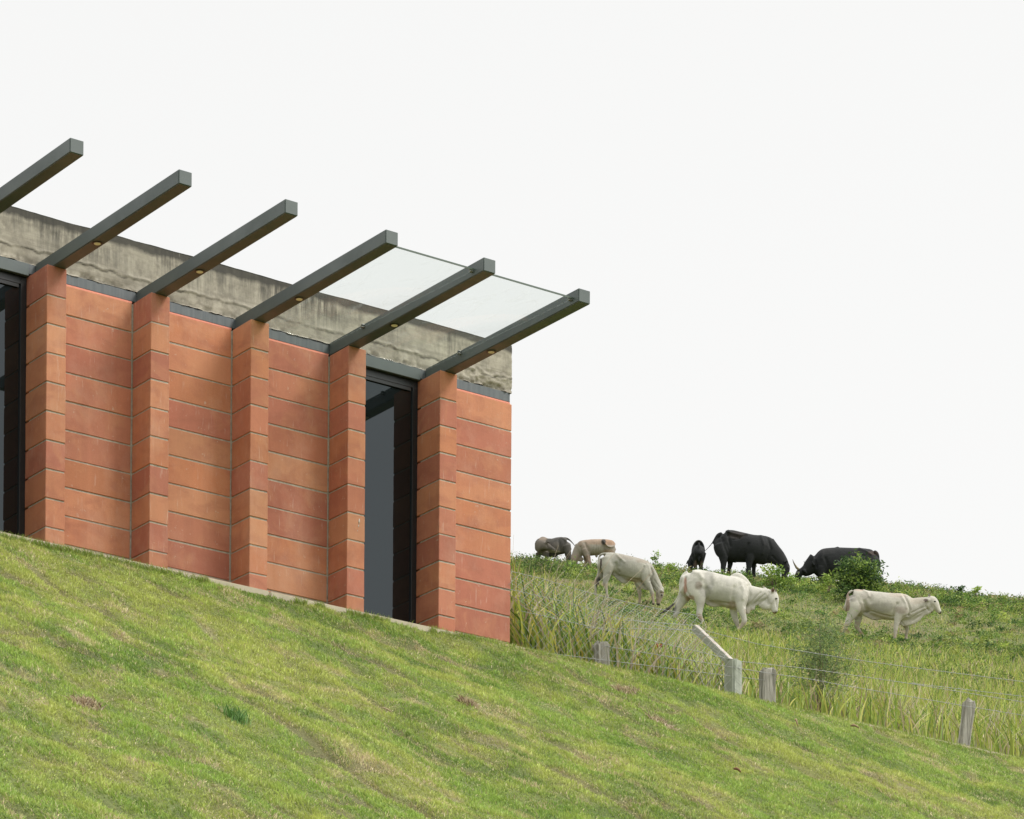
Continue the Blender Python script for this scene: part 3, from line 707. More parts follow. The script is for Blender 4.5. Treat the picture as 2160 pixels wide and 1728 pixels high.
def shrub(px, S, h, r, nleaf, ls, cols, label, cat="shrub", group=None, asp=.45, stems=7, base=.15, rad=.014, spiky=.0, name="leafy_shrub", dens=.33, flat=1.):
    p = past_pt(np.array([S * 1.]), np.array([px * 1.]))[0]; t = empty(name, p, label, cat, group)
    g = Geo(); ends = []
    for k in range(stems):
        a_ = random.random() * 6.283; q = r * random.uniform(.15, .95); hh = h * random.uniform(.55, .98) * (1 - .35 * (q / r) ** 2)
        e_ = p + [math.cos(a_) * q, math.sin(a_) * q, hh]; md = p + [math.cos(a_) * q * .35, math.sin(a_) * q * .35, hh * .5]
        g.tube([p + [math.cos(a_) * .03, math.sin(a_) * .03, -.05], md, e_], [rad, rad * .65, .002], 5, (.16, .13, .08)); ends.append((md, e_))
        for _ in range(3):
            b_ = md + (e_ - md) * random.random(); e2 = b_ + np.array([random.gauss(0, 1), random.gauss(0, 1), random.uniform(.2, 1.2)]) * r * .28
            g.tube([b_, e2], [rad * .4, .0015], 4, (.16, .14, .08)); ends.append((b_, e2))
    g.build("stem", BARK, t)
    g = Geo(); nc = max(8, int(nleaf / 26)); C0 = []
    cen = []
    for k in range(nc):
        if random.random() < spiky or True:
            b_, e_ = random.choice(ends); c = b_ + (e_ - b_) * random.uniform(.3, 1.08)
            if random.random() > spiky:
                u = rng.normal(size=3); u /= np.linalg.norm(u); u *= random.random() ** .33
                c = p + np.array([u[0] * r, u[1] * r, h * base + (h * (1 - base)) * (.5 + .5 * u[2])])
        cen.append(c)
    cen = np.array(cen); i = rng.integers(0, nc, nleaf)
    Q = cen[i] + rng.normal(size=(nleaf, 3)) * r * dens * .42
    cc = pal(nc, cols, [1] * len(cols), .15)[i] * rng.uniform(.7, 1.35, (nleaf, 1))
    g.add(*leaves(Q, rng.uniform(.7, 1.25, nleaf) * ls, cc, asp, 1.0)); g.build("foliage", LEAF, t)
    return t
BARK = m_attr("green_bark", .85, 30, .3, .3)
DG = [(.045, .09, .03), (.06, .12, .032), (.095, .165, .045), (.24, .34, .075)]
LG = [(.15, .25, .05), (.22, .33, .06), (.32, .42, .09)]
random.seed(11)
shrub(1791, 104, 1.27, .72, 4400, .11, DG, "large dark green broad-leaved bush in front of the horned black cow", stems=14, base=.10, dens=.30, asp=.42, spiky=.3)
sg = "shrubs along the ridge"
shrub(1612, 108, .62, .5, 700, .10, LG, "bright green bush below the big black cow's belly and chest", group=sg, stems=9)
shrub(1650, 108, .38, .42, 320, .10, LG, "green bush under the big black cow's muzzle", group=sg)
shrub(1530, 109, .42, .4, 320, .095, LG, "low green bush at the hind legs of the big black cow", group=sg)
shrub(1468, 109, .33, .25, 160, .09, LG, "small green bush at the feet of the black calf", group=sg)
shrub(1366, 112, .72, .28, 240, .09, LG, "upright green shrub on the ridge behind the grazing pale cow", group=sg, spiky=.7)
shrub(1395, 112, .4, .3, 180, .09, LG, "low green shrub on the ridge, just right of the upright one", group=sg)
shrub(1727, 107, .50, .36, 360, .10, LG, "bright green bush in front of the horned black cow's head", group=sg)
shrub(1120, 108, .5, .5, 260, .085, [(.05, .09, .03), (.08, .13, .03)], "thin dark bush on the ridge beside the house corner", group=sg, spiky=.6)
shrub(1180, 108, .35, .4, 260, .09, LG, "low green bush under the dark grey cow", group=sg)
shrub(2000, 113, .42, .22, 110, .09, DG, "small dark sprig standing up from the ridge at the right", group=sg, spiky=.8)
shrub(2040, 113, .36, .3, 110, .1, LG, "loose pale shrub on the ridge right of the dark sprig", group=sg, spiky=.8)
shrub(1712, 31.4, .78, .28, 3600, .045, [(.16, .235, .095), (.22, .30, .12), (.11, .175, .07)], "feathery grey-green shrub with fine leaves behind the barbed wire", "shrub", asp=.14, rad=.005, stems=11, spiky=.55, name="feathery_shrub", dens=.75)

def clump(px, py, n, h, wd, cols, label, name, cat, nseg=4, bend=(.2, .9), spread=.05, group=None, mat=None):
    r_ = ray(px, py); S = 29.
    for _ in range(60):                       # meet the lawn along the sight line
        p = CAM + r_ * S; d = p[2] - lawn_z(np.array([p[0]]), np.array([p[1]]))[0]; f = d
        if abs(f) < .002: break
        S += (-f) / (r_[2] - G * FW[1]) * .8
    P = np.array([p + np.append(np.clip(rng.normal(size=2) * spread, -spread * 2, spread * 2), 0) for _ in range(n)]); P[:, 2] = lawn_z(P[:, 0], P[:, 1])
    V, T, C_ = ribbons(P, rng.uniform(.5, 1, n) * h, rng.uniform(.7, 1.2, n) * wd, rng.random(n) * 6.283, rng.uniform(*bend, n), pal(n, cols, [1] * len(cols)), nseg)
    m = 2 * nseg + 1; T = np.concatenate([T, [(i * m, i * m + 1, n * m) for i in range(n)]])     # every blade grows from one root crown
    g = Geo(); g.add(np.concatenate([V, [p + [0, 0, -.015]]]), T, np.concatenate([C_, [np.array(cols[0]) * .6]]))
    o = g.build(name, mat or BLADE); tag(o, label, cat, group); return o
clump(498, 1510, 110, .09, .006, [(.09, .20, .045), (.13, .26, .06)], "dark green tuft of longer grass in the middle of the lawn", "grass_tuft", "grass tuft", spread=.045)
clump(420, 1345, 5, .16, .012, [(.20, .30, .18)], "pale bluish weed with long arching blades near the house", "grass_weed", "weed", spread=.015, bend=(.6, 1.2))
clump(762, 1346, 6, .16, .010, [(.22, .32, .2)], "pale arching weed on the lawn below the tall window", "grass_weed", "weed", spread=.015, bend=(.6, 1.2))
clump(928, 1378, 7, .15, .009, [(.14, .24, .08)], "upright grass weed on the lawn below the last pier", "grass_weed", "weed", spread=.02, bend=(.1, .5))
for px, py, sz, lab in ((1318, 1462, .05, "largest straw-coloured dead grass clump on the lawn, below the concrete post"), (1398, 1530, .045, "brown dead grass clump in a dark hollow of the lawn, under the largest straw clump"),
        (1085, 1424, .04, "brown dead grass clump on the lawn just below the house corner"), (986, 1488, .03, "small dead grass clump mid-lawn, left of the house corner"),
        (782, 1364, .035, "brown dead grass clump on the lawn under the tall window"), (180, 1490, .04, "dead grass clump on the lawn at the far left")):
    clump(px, py, 260, .065, .008, [(.56, .46, .32), (.42, .31, .21), (.66, .56, .40), (.22, .15, .10)], lab, "dead_grass_clump", "dead grass", 3, (.5, 1.3), sz, "dead grass clumps on the lawn")
def bits(px, py, l, label, name, cat, col, ang, thick=.006):
    r_ = ray(px, py); S = 29.
    for _ in range(60):
        p = CAM + r_ * S; f = p[2] - lawn_z(np.array([p[0]]), np.array([p[1]]))[0]
        if abs(f) < .002: break
        S += (-f) / (r_[2] - G * FW[1]) * .8
    d = RT * math.cos(ang) + np.array([0, 0, 1.]) * math.sin(ang)
    pts = [p + d * l * (t - .5) + np.array([0, -.01, .035 + .012 * math.sin(t * 3.1)]) for t in np.linspace(0, 1, 6)]
    g = Geo(); g.tube(pts, [thick * .4, thick, thick * 1.2, thick, thick * .8, thick * .3], 5, col); o = g.build(name, BARK); tag(o, label, cat)
bits(817, 1514, .10, "pale dry twig lying on the lawn below the tall window", "twig", "twig", (.45, .34, .22), -.55, .004)
bits(1553, 1638, .055, "curled brown leaf lying low on the lawn", "fallen_leaf", "leaf", (.22, .11, .055), -.4, .009)
bits(1678, 1535, .06, "slim straw-coloured leaf on the lawn below the wooden post", "fallen_leaf", "leaf", (.48, .32, .22), -1.2, .007)
bits(1801, 1544, .07, "dull brown leaf on the lawn right of the straw-coloured one", "fallen_leaf", "leaf", (.28, .19, .11), -.25, .009)

# ------------------------------------------------------------------ cattle
EL = .30
def catmull(P, n):
    P = np.array(P, float); out = []
    Q = np.vstack([2 * P[0] - P[1], P, 2 * P[-1] - P[-2]])
    for i in range(1, len(Q) - 2):
        for k in range(n):
            t = k / n; out.append(.5 * ((2 * Q[i]) + (-Q[i - 1] + Q[i + 1]) * t + (2 * Q[i - 1] - 5 * Q[i] + 4 * Q[i + 1] - Q[i + 2]) * t * t + (-Q[i - 1] + 3 * Q[i] - 3 * Q[i + 1] + Q[i + 2]) * t ** 3))
    out.append(Q[-2]); out = np.array(out); out[:, 3:] = np.maximum(out[:, 3:], .004); return out
def loft(P, side=None, n=28, flat=1.0):
    """P rows: x, y, z, r (in the animal's plane), rl (across)"""
    R = catmull(P, 4); V = []; T = []
    sd0 = np.array([0, 1., 0]) if side is None else np.array(side, float)
    for i in range(len(R)):
        t = R[min(i + 1, len(R) - 1), :3] - R[max(i - 1, 0), :3]; t /= np.linalg.norm(t) + 1e-9
        s = sd0 - t * sd0.dot(t); s /= np.linalg.norm(s) + 1e-9; u = np.cross(s, t)
        for k in range(n):
            q = 2 * math.pi * k / n; V.append(R[i, :3] + s * math.cos(q) * R[i, 4] + u * math.sin(q) * R[i, 3])
    m = len(R)
    for end, i, sgn in ((0, 0, -1), (1, m - 1, 1)):  # rounded caps
        t = R[i, :3] - R[i - sgn, :3]; t /= np.linalg.norm(t) + 1e-9; V.append(R[i, :3] + t * min(R[i, 3], R[i, 4]) * .7)
    for i in range(m - 1):
        for k in range(n):
            a0, a1 = i * n + k, i * n + (k + 1) % n; T += [(a0, a1, a1 + n), (a0, a1 + n, a0 + n)]
    for k in range(n):
        T.append((m * n, (k + 1) % n, k)); o = (m - 1) * n; T.append((m * n + 1, o + k, o + (k + 1) % n))
    return np.array(V), np.array(T)
def m_hide(name, rough=.75):
    m, nt, b, o = new_mat(name); n = N(nt)
    c = n.mix(1.0, n.attr(), n.ramp(n.noise(6, 6, .7), [(.25, .80), (.6, 1.0)]), 'MULTIPLY')
    c = n.mix(1.0, c, n.ramp(n.noise(60, 4, .7), [(.3, .86), (.6, 1.0)]), 'MULTIPLY')
    n.lk(c, b.inputs['Base Color']); b.inputs['Roughness'].default_value = rough; b.inputs['Specular IOR Level'].default_value = .25
    
    n.bump(n.mix(.6, n.noise(5, 3, .5, (3, 1, 1)), n.noise(130, 3, .6)), b, .35, .02); return m
HIDE = m_hide("cow_hide"); BHIDE = m_hide("black_hide", .72); HORN = m_attr("horn", .5, 20, .3, .1); EYEM = m_plain("eye", (.01, .008, .007), .2, 0, 5, 0, 0)
def cow(name, org, sc, S, chains, base, spots, label, group, ref, mat=None, eyes=(), horns=(), voxel=.016, cat="cow", creases=(), cdep=1.15):
    """coordinates are side-view drawing units: org + sc * (u, v) are frame units at distance S"""
    K = F / S; o_ = atS(org[0] + sc * ref[0], org[1] + sc * ref[1], S)
    root = empty(name, o_, label, cat, group)
    def loc(u, v, y): return np.array([(u - ref[0]) * sc / K, y, (ref[1] - v) * sc / K + EL * y])
    Mw = np.array([RT, FW, [0, 0, 1.]])
    VV = []; TT = []; n0 = 0
    for ch in chains:
        side = None
        if isinstance(ch, tuple) and ch[0] == 'x': side = (1, 0, 0); ch = ch[1]
        rows = []; y = 0
        for r in ch:
            if len(r) > 4: y = r[4]
            rows.append([*loc(r[0], r[1], y), r[2] * sc / K, r[3]])
        V, T = loft(rows, side); VV.append(V); TT.append(T + n0); n0 += len(V)
    me = rawmesh(name, np.concatenate(VV), np.concatenate(TT)); tmp = bpy.data.objects.new("tmp", me); COL.objects.link(tmp)
    md = tmp.modifiers.new("r", 'REMESH'); md.mode = 'VOXEL'; md.voxel_size = voxel
    ms = tmp.modifiers.new("s", 'SMOOTH'); ms.factor = .5; ms.iterations = 5
    dg = bpy.context.evaluated_depsgraph_get(); me2 = bpy.data.meshes.new_from_object(tmp.evaluated_get(dg))
    bpy.data.objects.remove(tmp); bpy.data.meshes.remove(me)
    nv = len(me2.vertices); co = np.empty(nv * 3, np.float32); me2.vertices.foreach_get("co", co); co = co.reshape(-1, 3).astype(float)
    U = co[:, 0] * K / sc + ref[0]; Vv = ref[1] - (co[:, 2] - EL * co[:, 1]) * K / sc
    f = fbm(co[:, 0] * 4 + 3, co[:, 2] * 4 + co[:, 1], 401, 4)[:, None]
    f2 = fbm(co[:, 0] * 11, co[:, 2] * 11 + co[:, 1] * 2, 411, 3)
    c = np.array(base) * (.80 + .4 * f)
    for (su, sv, ru, rv, colr, st) in spots:
        q = (((U - su) / ru) ** 2 + ((Vv - sv) / rv) ** 2) * (.35 + 1.3 * (f2 if sum(colr) > .6 else .5)); wgt = np.clip(1.6 - q, 0, 1)[:, None] ** .8 * min(1, st * 1.05) * np.clip(.4 + 1.2 * f, 0, 1); wgt = np.clip(wgt, 0, 1)
        c = c * (1 - wgt) + np.array(colr) * wgt
    if sum(base) > .6:                       # mud-stained shanks and dark hooves
        h0 = co[:, 2] - EL * co[:, 1]; h0 = (h0 - h0.min())[:, None]
        wl = np.clip((.42 - h0) / .3, 0, 1) * (.25 + .7 * f2[:, None]); c = c * (1 - wl) + np.array((.27, .20, .145)) * wl
        wh = np.clip((.07 - h0) / .03, 0, 1); c = c * (1 - wh) + np.array((.06, .05, .045)) * wh
    no = np.empty(nv * 3, np.float32); me2.vertices.foreach_get("normal", no); no = no.reshape(-1, 3).astype(float)
    sidef = np.clip((np.abs(no[:, 1]) - .15) * 2.5, 0, 1); dsp = np.zeros(nv)
    for (pl, wd, dep) in creases:             # folds (positive) and bony ridges (negative) in the hide
        dmin = np.full(nv, 1e9)
        for (ua, va), (ub, vb) in zip(pl[:-1], pl[1:]):
            du, dv = ub - ua, vb - va; t = np.clip(((U - ua) * du + (Vv - va) * dv) / (du * du + dv * dv), 0, 1)
            dmin = np.minimum(dmin, np.hypot(U - ua - t * du, Vv - va - t * dv))
        dsp += dep * cdep * np.exp(-(dmin / wd) ** 2)
    dsp += .010 * (fbm(co[:, 0] * 7, co[:, 2] * 7 + co[:, 1] * 3, 431, 3) - .5)
    me2.vertices.foreach_set("co", (co - no * (dsp * sidef)[:, None]).astype(np.float32).ravel()); me2.update()
    me2.shade_smooth(); setcol(me2, c)
    W4 = Matrix(((RT[0], FW[0], 0, o_[0]), (RT[1], FW[1], 0, o_[1]), (0, 0, 1, o_[2]), (0, 0, 0, 1)))
    me2.transform(W4); me2.name = name; bo = link("body", me2, mat or HIDE, root)
    for (eu, ev, y) in eyes:
        bm = bmesh.new(); bmesh.ops.create_uvsphere(bm, u_segments=12, v_segments=8, radius=.022)
        for v in bm.verts: v.co = Vector((v.co.x * 1.25, v.co.y * .8, v.co.z * .75)) + Vector(loc(eu, ev, y))
        e_ = bpy.data.meshes.new("eye"); bm.to_mesh(e_); bm.free(); e_.transform(W4); link("eye", e_, EYEM, root)
    for hn in horns:
        g = Geo(); V, T = loft([[*loc(r[0], r[1], r[4]), r[2] * sc / K, r[3]] for r in hn], None, 10)
        tcol = np.clip((V[:, 2] - V[:, 2].min()) / max(np.ptp(V[:, 2]), .01), 0, 1)[:, None]
        g.add(V, T, np.array([.30, .24, .15]) * (1 - tcol) + np.array([.07, .06, .05]) * tcol); ob = g.build("horn", HORN, None, True)
        ob.data.transform(W4); Mi = Matrix.Translation(-Vector(o_)); ob.data.transform(Mi); ob.parent = root
    return root
def leg(pts, y): return [(a_, b_, c_, d_, y) for (a_, b_, c_, d_) in pts]
WH = (.56, .54, .485); GR = (.36, .35, .31); BR = (.42, .29, .19); DK = (.05, .045, .04); MUD = (.38, .29, .21); PK = (.42, .26, .20)
def trunk(rows): return [(x, (t + b) / 2, (b - t) / 2, w_) for (x, t, b, w_) in rows]
hg = "cattle grazing on the hillside"
# humped white cow walking right
cow("white_cow", (1380, 1180), .12987, 88, [
    trunk([(430, 290, 400, .06), (455, 260, 430, .10), (500, 210, 520, .16), (560, 182, 610, .21), (700, 172, 670, .24), (850, 195, 650, .22), (1000, 235, 715, .26), (1150, 272, 765, .28), (1280, 285, 800, .26), (1380, 305, 800, .21), (1480, 370, 770, .16)]),
    [(1215, 330, 40, .05), (1280, 300, 60, .07), (1350, 285, 70, .08), (1430, 350, 80, .08), (1510, 450, 80, .07)],
    [(1400, 560, 230, .19), (1500, 580, 190, .15), (1620, 575, 140, .115), (1740, 575, 115, .10), (1850, 580, 105, .09)],
    [(1840, 570, 100, .08), (1890, 600, 115, .10), (1915, 670, 112, .10), (1932, 740, 86, .08), (1950, 805, 58, .066), (1958, 852, 46, .062)],
    [(1730, 700, 70, .05), (1800, 735, 82, .06), (1880, 760, 64, .065)], [(1900, 520, 45, .07), (1965, 545, 40, .07)],
    [(1500, 640, 80, .06), (1500, 740, 75, .035), (1508, 820, 62, .028), (1515, 880, 26, .022)], [(1580, 640, 80, .05), (1590, 740, 62, .028), (1600, 820, 30, .02)], [(1660, 660, 80, .05), (1670, 740, 40, .025)],
    [(850, 640, 60, .05), (890, 700, 55, .03), (960, 730, 48, .022), (1080, 720, 45, .03)],
    leg([(600, 360, 140, .10), (660, 500, 170, .11), (725, 620, 115, .09), (742, 720, 72, .065), (735, 810, 55, .05), (725, 895, 52, .045), (760, 975, 34, .032), (800, 1060, 28, .028), (835, 1110, 30, .032), (868, 1145, 26, .035)], -.13),
    leg([(540, 440, 120, .10), (500, 590, 110, .09), (430, 710, 74, .065), (380, 800, 56, .05), (355, 880, 46, .042), (338, 960, 33, .03), (326, 1040, 27, .028), (325, 1110, 34, .035)], .13),
    leg([(1330, 480, 130, .08), (1390, 620, 125, .10), (1400, 740, 90, .08), (1420, 850, 62, .06), (1448, 940, 46, .045), (1455, 1000, 46, .045), (1425, 1060, 34, .032), (1385, 1110, 28, .028), (1350, 1140, 30, .032), (1328, 1152, 20, .03)], -.15),
    leg([(1300, 720, 90, .08), (1295, 850, 62, .06), (1315, 950, 48, .045), (1345, 1030, 40, .04), (1368, 1110, 27, .028), (1385, 1160, 30, .032), (1400, 1200, 24, .034)], .13),
    [(530, 212, 30, .03), (468, 270, 34, .035), (432, 350, 28, .03), (415, 450, 22, .024), (405, 540, 15, .02), (372, 630, 13, .018), (325, 715, 18, .024), (250, 790, 24, .03), (165, 850, 21, .026), (85, 892, 9, .012)],
    [(1935, 535, 14, .02, -.07), (1915, 500, 36, .018, -.12), (1928, 452, 12, .012, -.15)], [(1850, 500, 16, .02, .09), (1800, 462, 20, .018, .15), (1752, 434, 6, .01, .2)],
], WH, [(235, 800, 110, 110, DK, 1.), (120, 880, 80, 60, DK, 1.), (710, 430, 55, 60, (0.26, 0.22, 0.18), .8), (880, 330, 70, 160, (0.32, 0.31, 0.28), .55), (820, 520, 90, 80, (0.33, 0.32, 0.30), .5), (1150, 620, 250, 110, (0.37, 0.36, 0.32), .4), (1990, 865, 34, 26, DK, 1.), (1945, 870, 32, 16, (0.30, 0.18, 0.12), .9),
    (1915, 490, 30, 36, (.16, .09, .07), 1.), (490, 420, 22, 130, (0.36, 0.19, 0.13), .8), (570, 640, 70, 40, (0.40, 0.25, 0.18), .7), (720, 950, 60, 60, MUD, .8), (340, 980, 50, 60, MUD, .6), (1430, 1070, 60, 50, MUD, .6), (1250, 740, 70, 60, (0.34, 0.24, 0.18), .6), (950, 740, 160, 60, (0.37, 0.32, 0.24), .5), (1560, 840, 90, 60, (0.43, 0.36, 0.30), .5), (2000, 780, 30, 90, (0.36, 0.35, 0.32), .4), (1960, 500, 20, 25, (0.15, 0.12, 0.10), .8)],
    "white humped cow walking right below the big black cow, dark-tipped tail trailing", hg, (1000, 1150), creases=[([(880, 650), (865, 560), (840, 480)], 34, .022), ([(885, 250), (905, 400)], 55, .024), ([(640, 215), (720, 235), (760, 300)], 34, -.022), ([(500, 300), (482, 420), (530, 560), (600, 660)], 18, .03), ([(690, 430), (740, 420)], 40, -.012), ([(1275, 730), (1245, 600), (1285, 450)], 28, .022), ([(1520, 430), (1545, 590), (1480, 760)], 26, .028), ([(1390, 370), (1440, 500), (1425, 640)], 26, -.016), ([(1560, 720), (1640, 610), (1720, 530)], 11, .016), ([(1600, 760), (1690, 650), (1790, 560)], 11, .016), ([(1650, 780), (1740, 690), (1830, 620)], 11, .014), ([(1855, 520), (1830, 620), (1850, 720)], 16, .02), ([(1960, 600), (1900, 700)], 14, -.01), ([(1960, 640), (1985, 780)], 12, .01), ([(840, 690), (1000, 700), (1200, 720)], 20, .02)] + [([(x_, 330), (x_ - 25 + x_ % 7, 560 + x_ % 90)], 14, .0017) for x_ in (960, 1010, 1060, 1110, 1160)], eyes=((1975, 632, -.085), (1975, 632, .085)), horns=([(1955, 530, 14, .018, -.045), (1968, 495, 10, .014, -.05), (1976, 468, 4, .006, -.05)],))
# young pale cow at the right
cow("white_cow", (1760, 1220), .1113, 90, [
    trunk([(240, 320, 500, .06), (262, 290, 560, .10), (300, 250, 660, .16), (370, 222, 700, .2), (480, 213, 690, .22), (620, 238, 640, .2), (800, 255, 725, .24), (950, 275, 775, .25), (1100, 285, 790, .24), (1250, 288, 800, .22), (1380, 325, 790, .18), (1450, 370, 740, .14)]),
    [(1360, 560, 235, .16), (1480, 560, 200, .13), (1600, 520, 165, .10), (1710, 490, 140, .09), (1790, 470, 120, .085)],
    [(1770, 440, 100, .08), (1840, 440, 112, .095), (1900, 500, 92, .085), (1945, 565, 62, .06), (1985, 620, 42, .05), (2008, 650, 30, .045)],
    [(1790, 370, 50, .07), (1850, 360, 30, .06)],
    [(1260, 760, 110, .05), (1320, 800, 108, .03), (1430, 770, 115, .025), (1540, 720, 110, .025), (1650, 640, 85, .028), (1780, 590, 85, .04), (1850, 590, 60, .05)],
    [(520, 640, 50, .05), (620, 700, 45, .03), (750, 745, 50, .03), (900, 730, 50, .05)],
    leg([(330, 400, 110, .09), (360, 540, 140, .11), (330, 670, 105, .085), (275, 770, 70, .06), (235, 855, 56, .05), (205, 930, 42, .036), (178, 1010, 33, .03), (155, 1090, 28, .028), (142, 1150, 30, .032), (148, 1185, 30, .035)], -.13),
    leg([(430, 640, 95, .08), (455, 750, 78, .065), (450, 840, 62, .05), (430, 905, 52, .045), (475, 980, 34, .032), (525, 1050, 27, .027), (560, 1100, 28, .03), (590, 1135, 24, .034)], .13),
    leg([(1240, 480, 130, .08), (1260, 610, 130, .10), (1210, 710, 95, .08), (1175, 810, 62, .06), (1155, 910, 46, .045), (1148, 960, 44, .043), (1140, 1040, 33, .031), (1136, 1095, 31, .032), (1132, 1140, 34, .036)], -.14),
    leg([(1300, 780, 90, .08), (1350, 880, 58, .055), (1388, 950, 42, .043), (1385, 1010, 30, .03), (1375, 1070, 28, .028), (1368, 1120, 32, .034), (1362, 1155, 36, .036)], .13),
    [(330, 240, 24, .03), (272, 280, 26, .028), (240, 350, 22, .024), (232, 450, 16, .02), (238, 540, 14, .017), (246, 620, 8, .012)],
    [(1800, 400, 16, .02, -.07), (1735, 402, 34, .016, -.13), (1670, 434, 7, .01, -.18)], [(1800, 350, 20, .02, .06), (1790, 310, 18, .016, .08), (1800, 284, 6, .01, .09)],
], (.49, .465, .405), [(330, 390, 60, 60, (0.29, 0.27, 0.24), .7), (480, 215, 110, 30, (0.36, 0.24, 0.17), .5), (580, 330, 110, 60, (0.30, 0.27, 0.24), .5), (560, 560, 120, 80, (0.36, 0.32, 0.27), .5), (900, 560, 200, 90, (0.32, 0.30, 0.27), .6), (1240, 600, 110, 70, (0.30, 0.24, 0.20), .6), (1200, 300, 180, 60, (0.39, 0.30, 0.23), .4), (1560, 420, 160, 60, (0.39, 0.32, 0.24), .4),
    (1720, 405, 40, 26, (0.10, 0.07, 0.06), .95), (1800, 300, 26, 30, (0.09, 0.06, 0.06), .9), (2015, 645, 20, 30, DK, .9), (1985, 660, 45, 12, (0.13, 0.09, 0.08), .9), (1850, 640, 26, 24, (0.15, 0.10, 0.08), .8), (236, 520, 30, 150, (0.28, 0.21, 0.16), .9), (250, 330, 24, 80, (0.33, 0.22, 0.17), .8), (760, 790, 26, 16, DK, .8), (820, 720, 220, 50, (0.35, 0.29, 0.22), .5), (450, 900, 80, 70, MUD, .5), (200, 900, 60, 50, MUD, .4), (520, 1060, 70, 60, (0.28, 0.20, 0.15), .5)],
    "pale young cow with a deep dewlap standing at the right, head raised", hg, (700, 1170), creases=[([(640, 620), (575, 560), (545, 440)], 32, .022), ([(640, 280), (660, 430)], 45, .02), ([(540, 235), (610, 270), (640, 340)], 24, -.022), ([(290, 320), (270, 420)], 22, .02), ([(560, 650), (700, 630), (900, 690), (1090, 735)], 14, .022), ([(1105, 720), (1108, 600), (1165, 480)], 24, .024), ([(1290, 300), (1375, 450), (1420, 590), (1395, 700)], 20, .026), ([(1250, 340), (1330, 470), (1350, 560)], 22, -.016), ([(1230, 830), (1290, 730), (1400, 690)], 13, .022), ([(1250, 800), (1330, 890)], 10, .015), ([(1450, 650), (1560, 590), (1700, 530)], 12, .015), ([(1470, 730), (1600, 650), (1760, 570)], 12, .015), ([(1480, 800), (1620, 700)], 12, .012), ([(1710, 420), (1720, 520), (1790, 610)], 16, .022), ([(1860, 500), (1930, 620)], 14, .01), ([(430, 600), (480, 480)], 40, -.01)] + [([(x_, 340), (x_ - 20, 540 + x_ % 60)], 14, .0015) for x_ in (760, 815, 870, 925, 980)], eyes=((1893, 430, -.085), (1893, 430, .085)), horns=([(1795, 345, 16, .02, -.04), (1800, 315, 11, .014, -.045), (1808, 290, 4, .006, -.045)],))
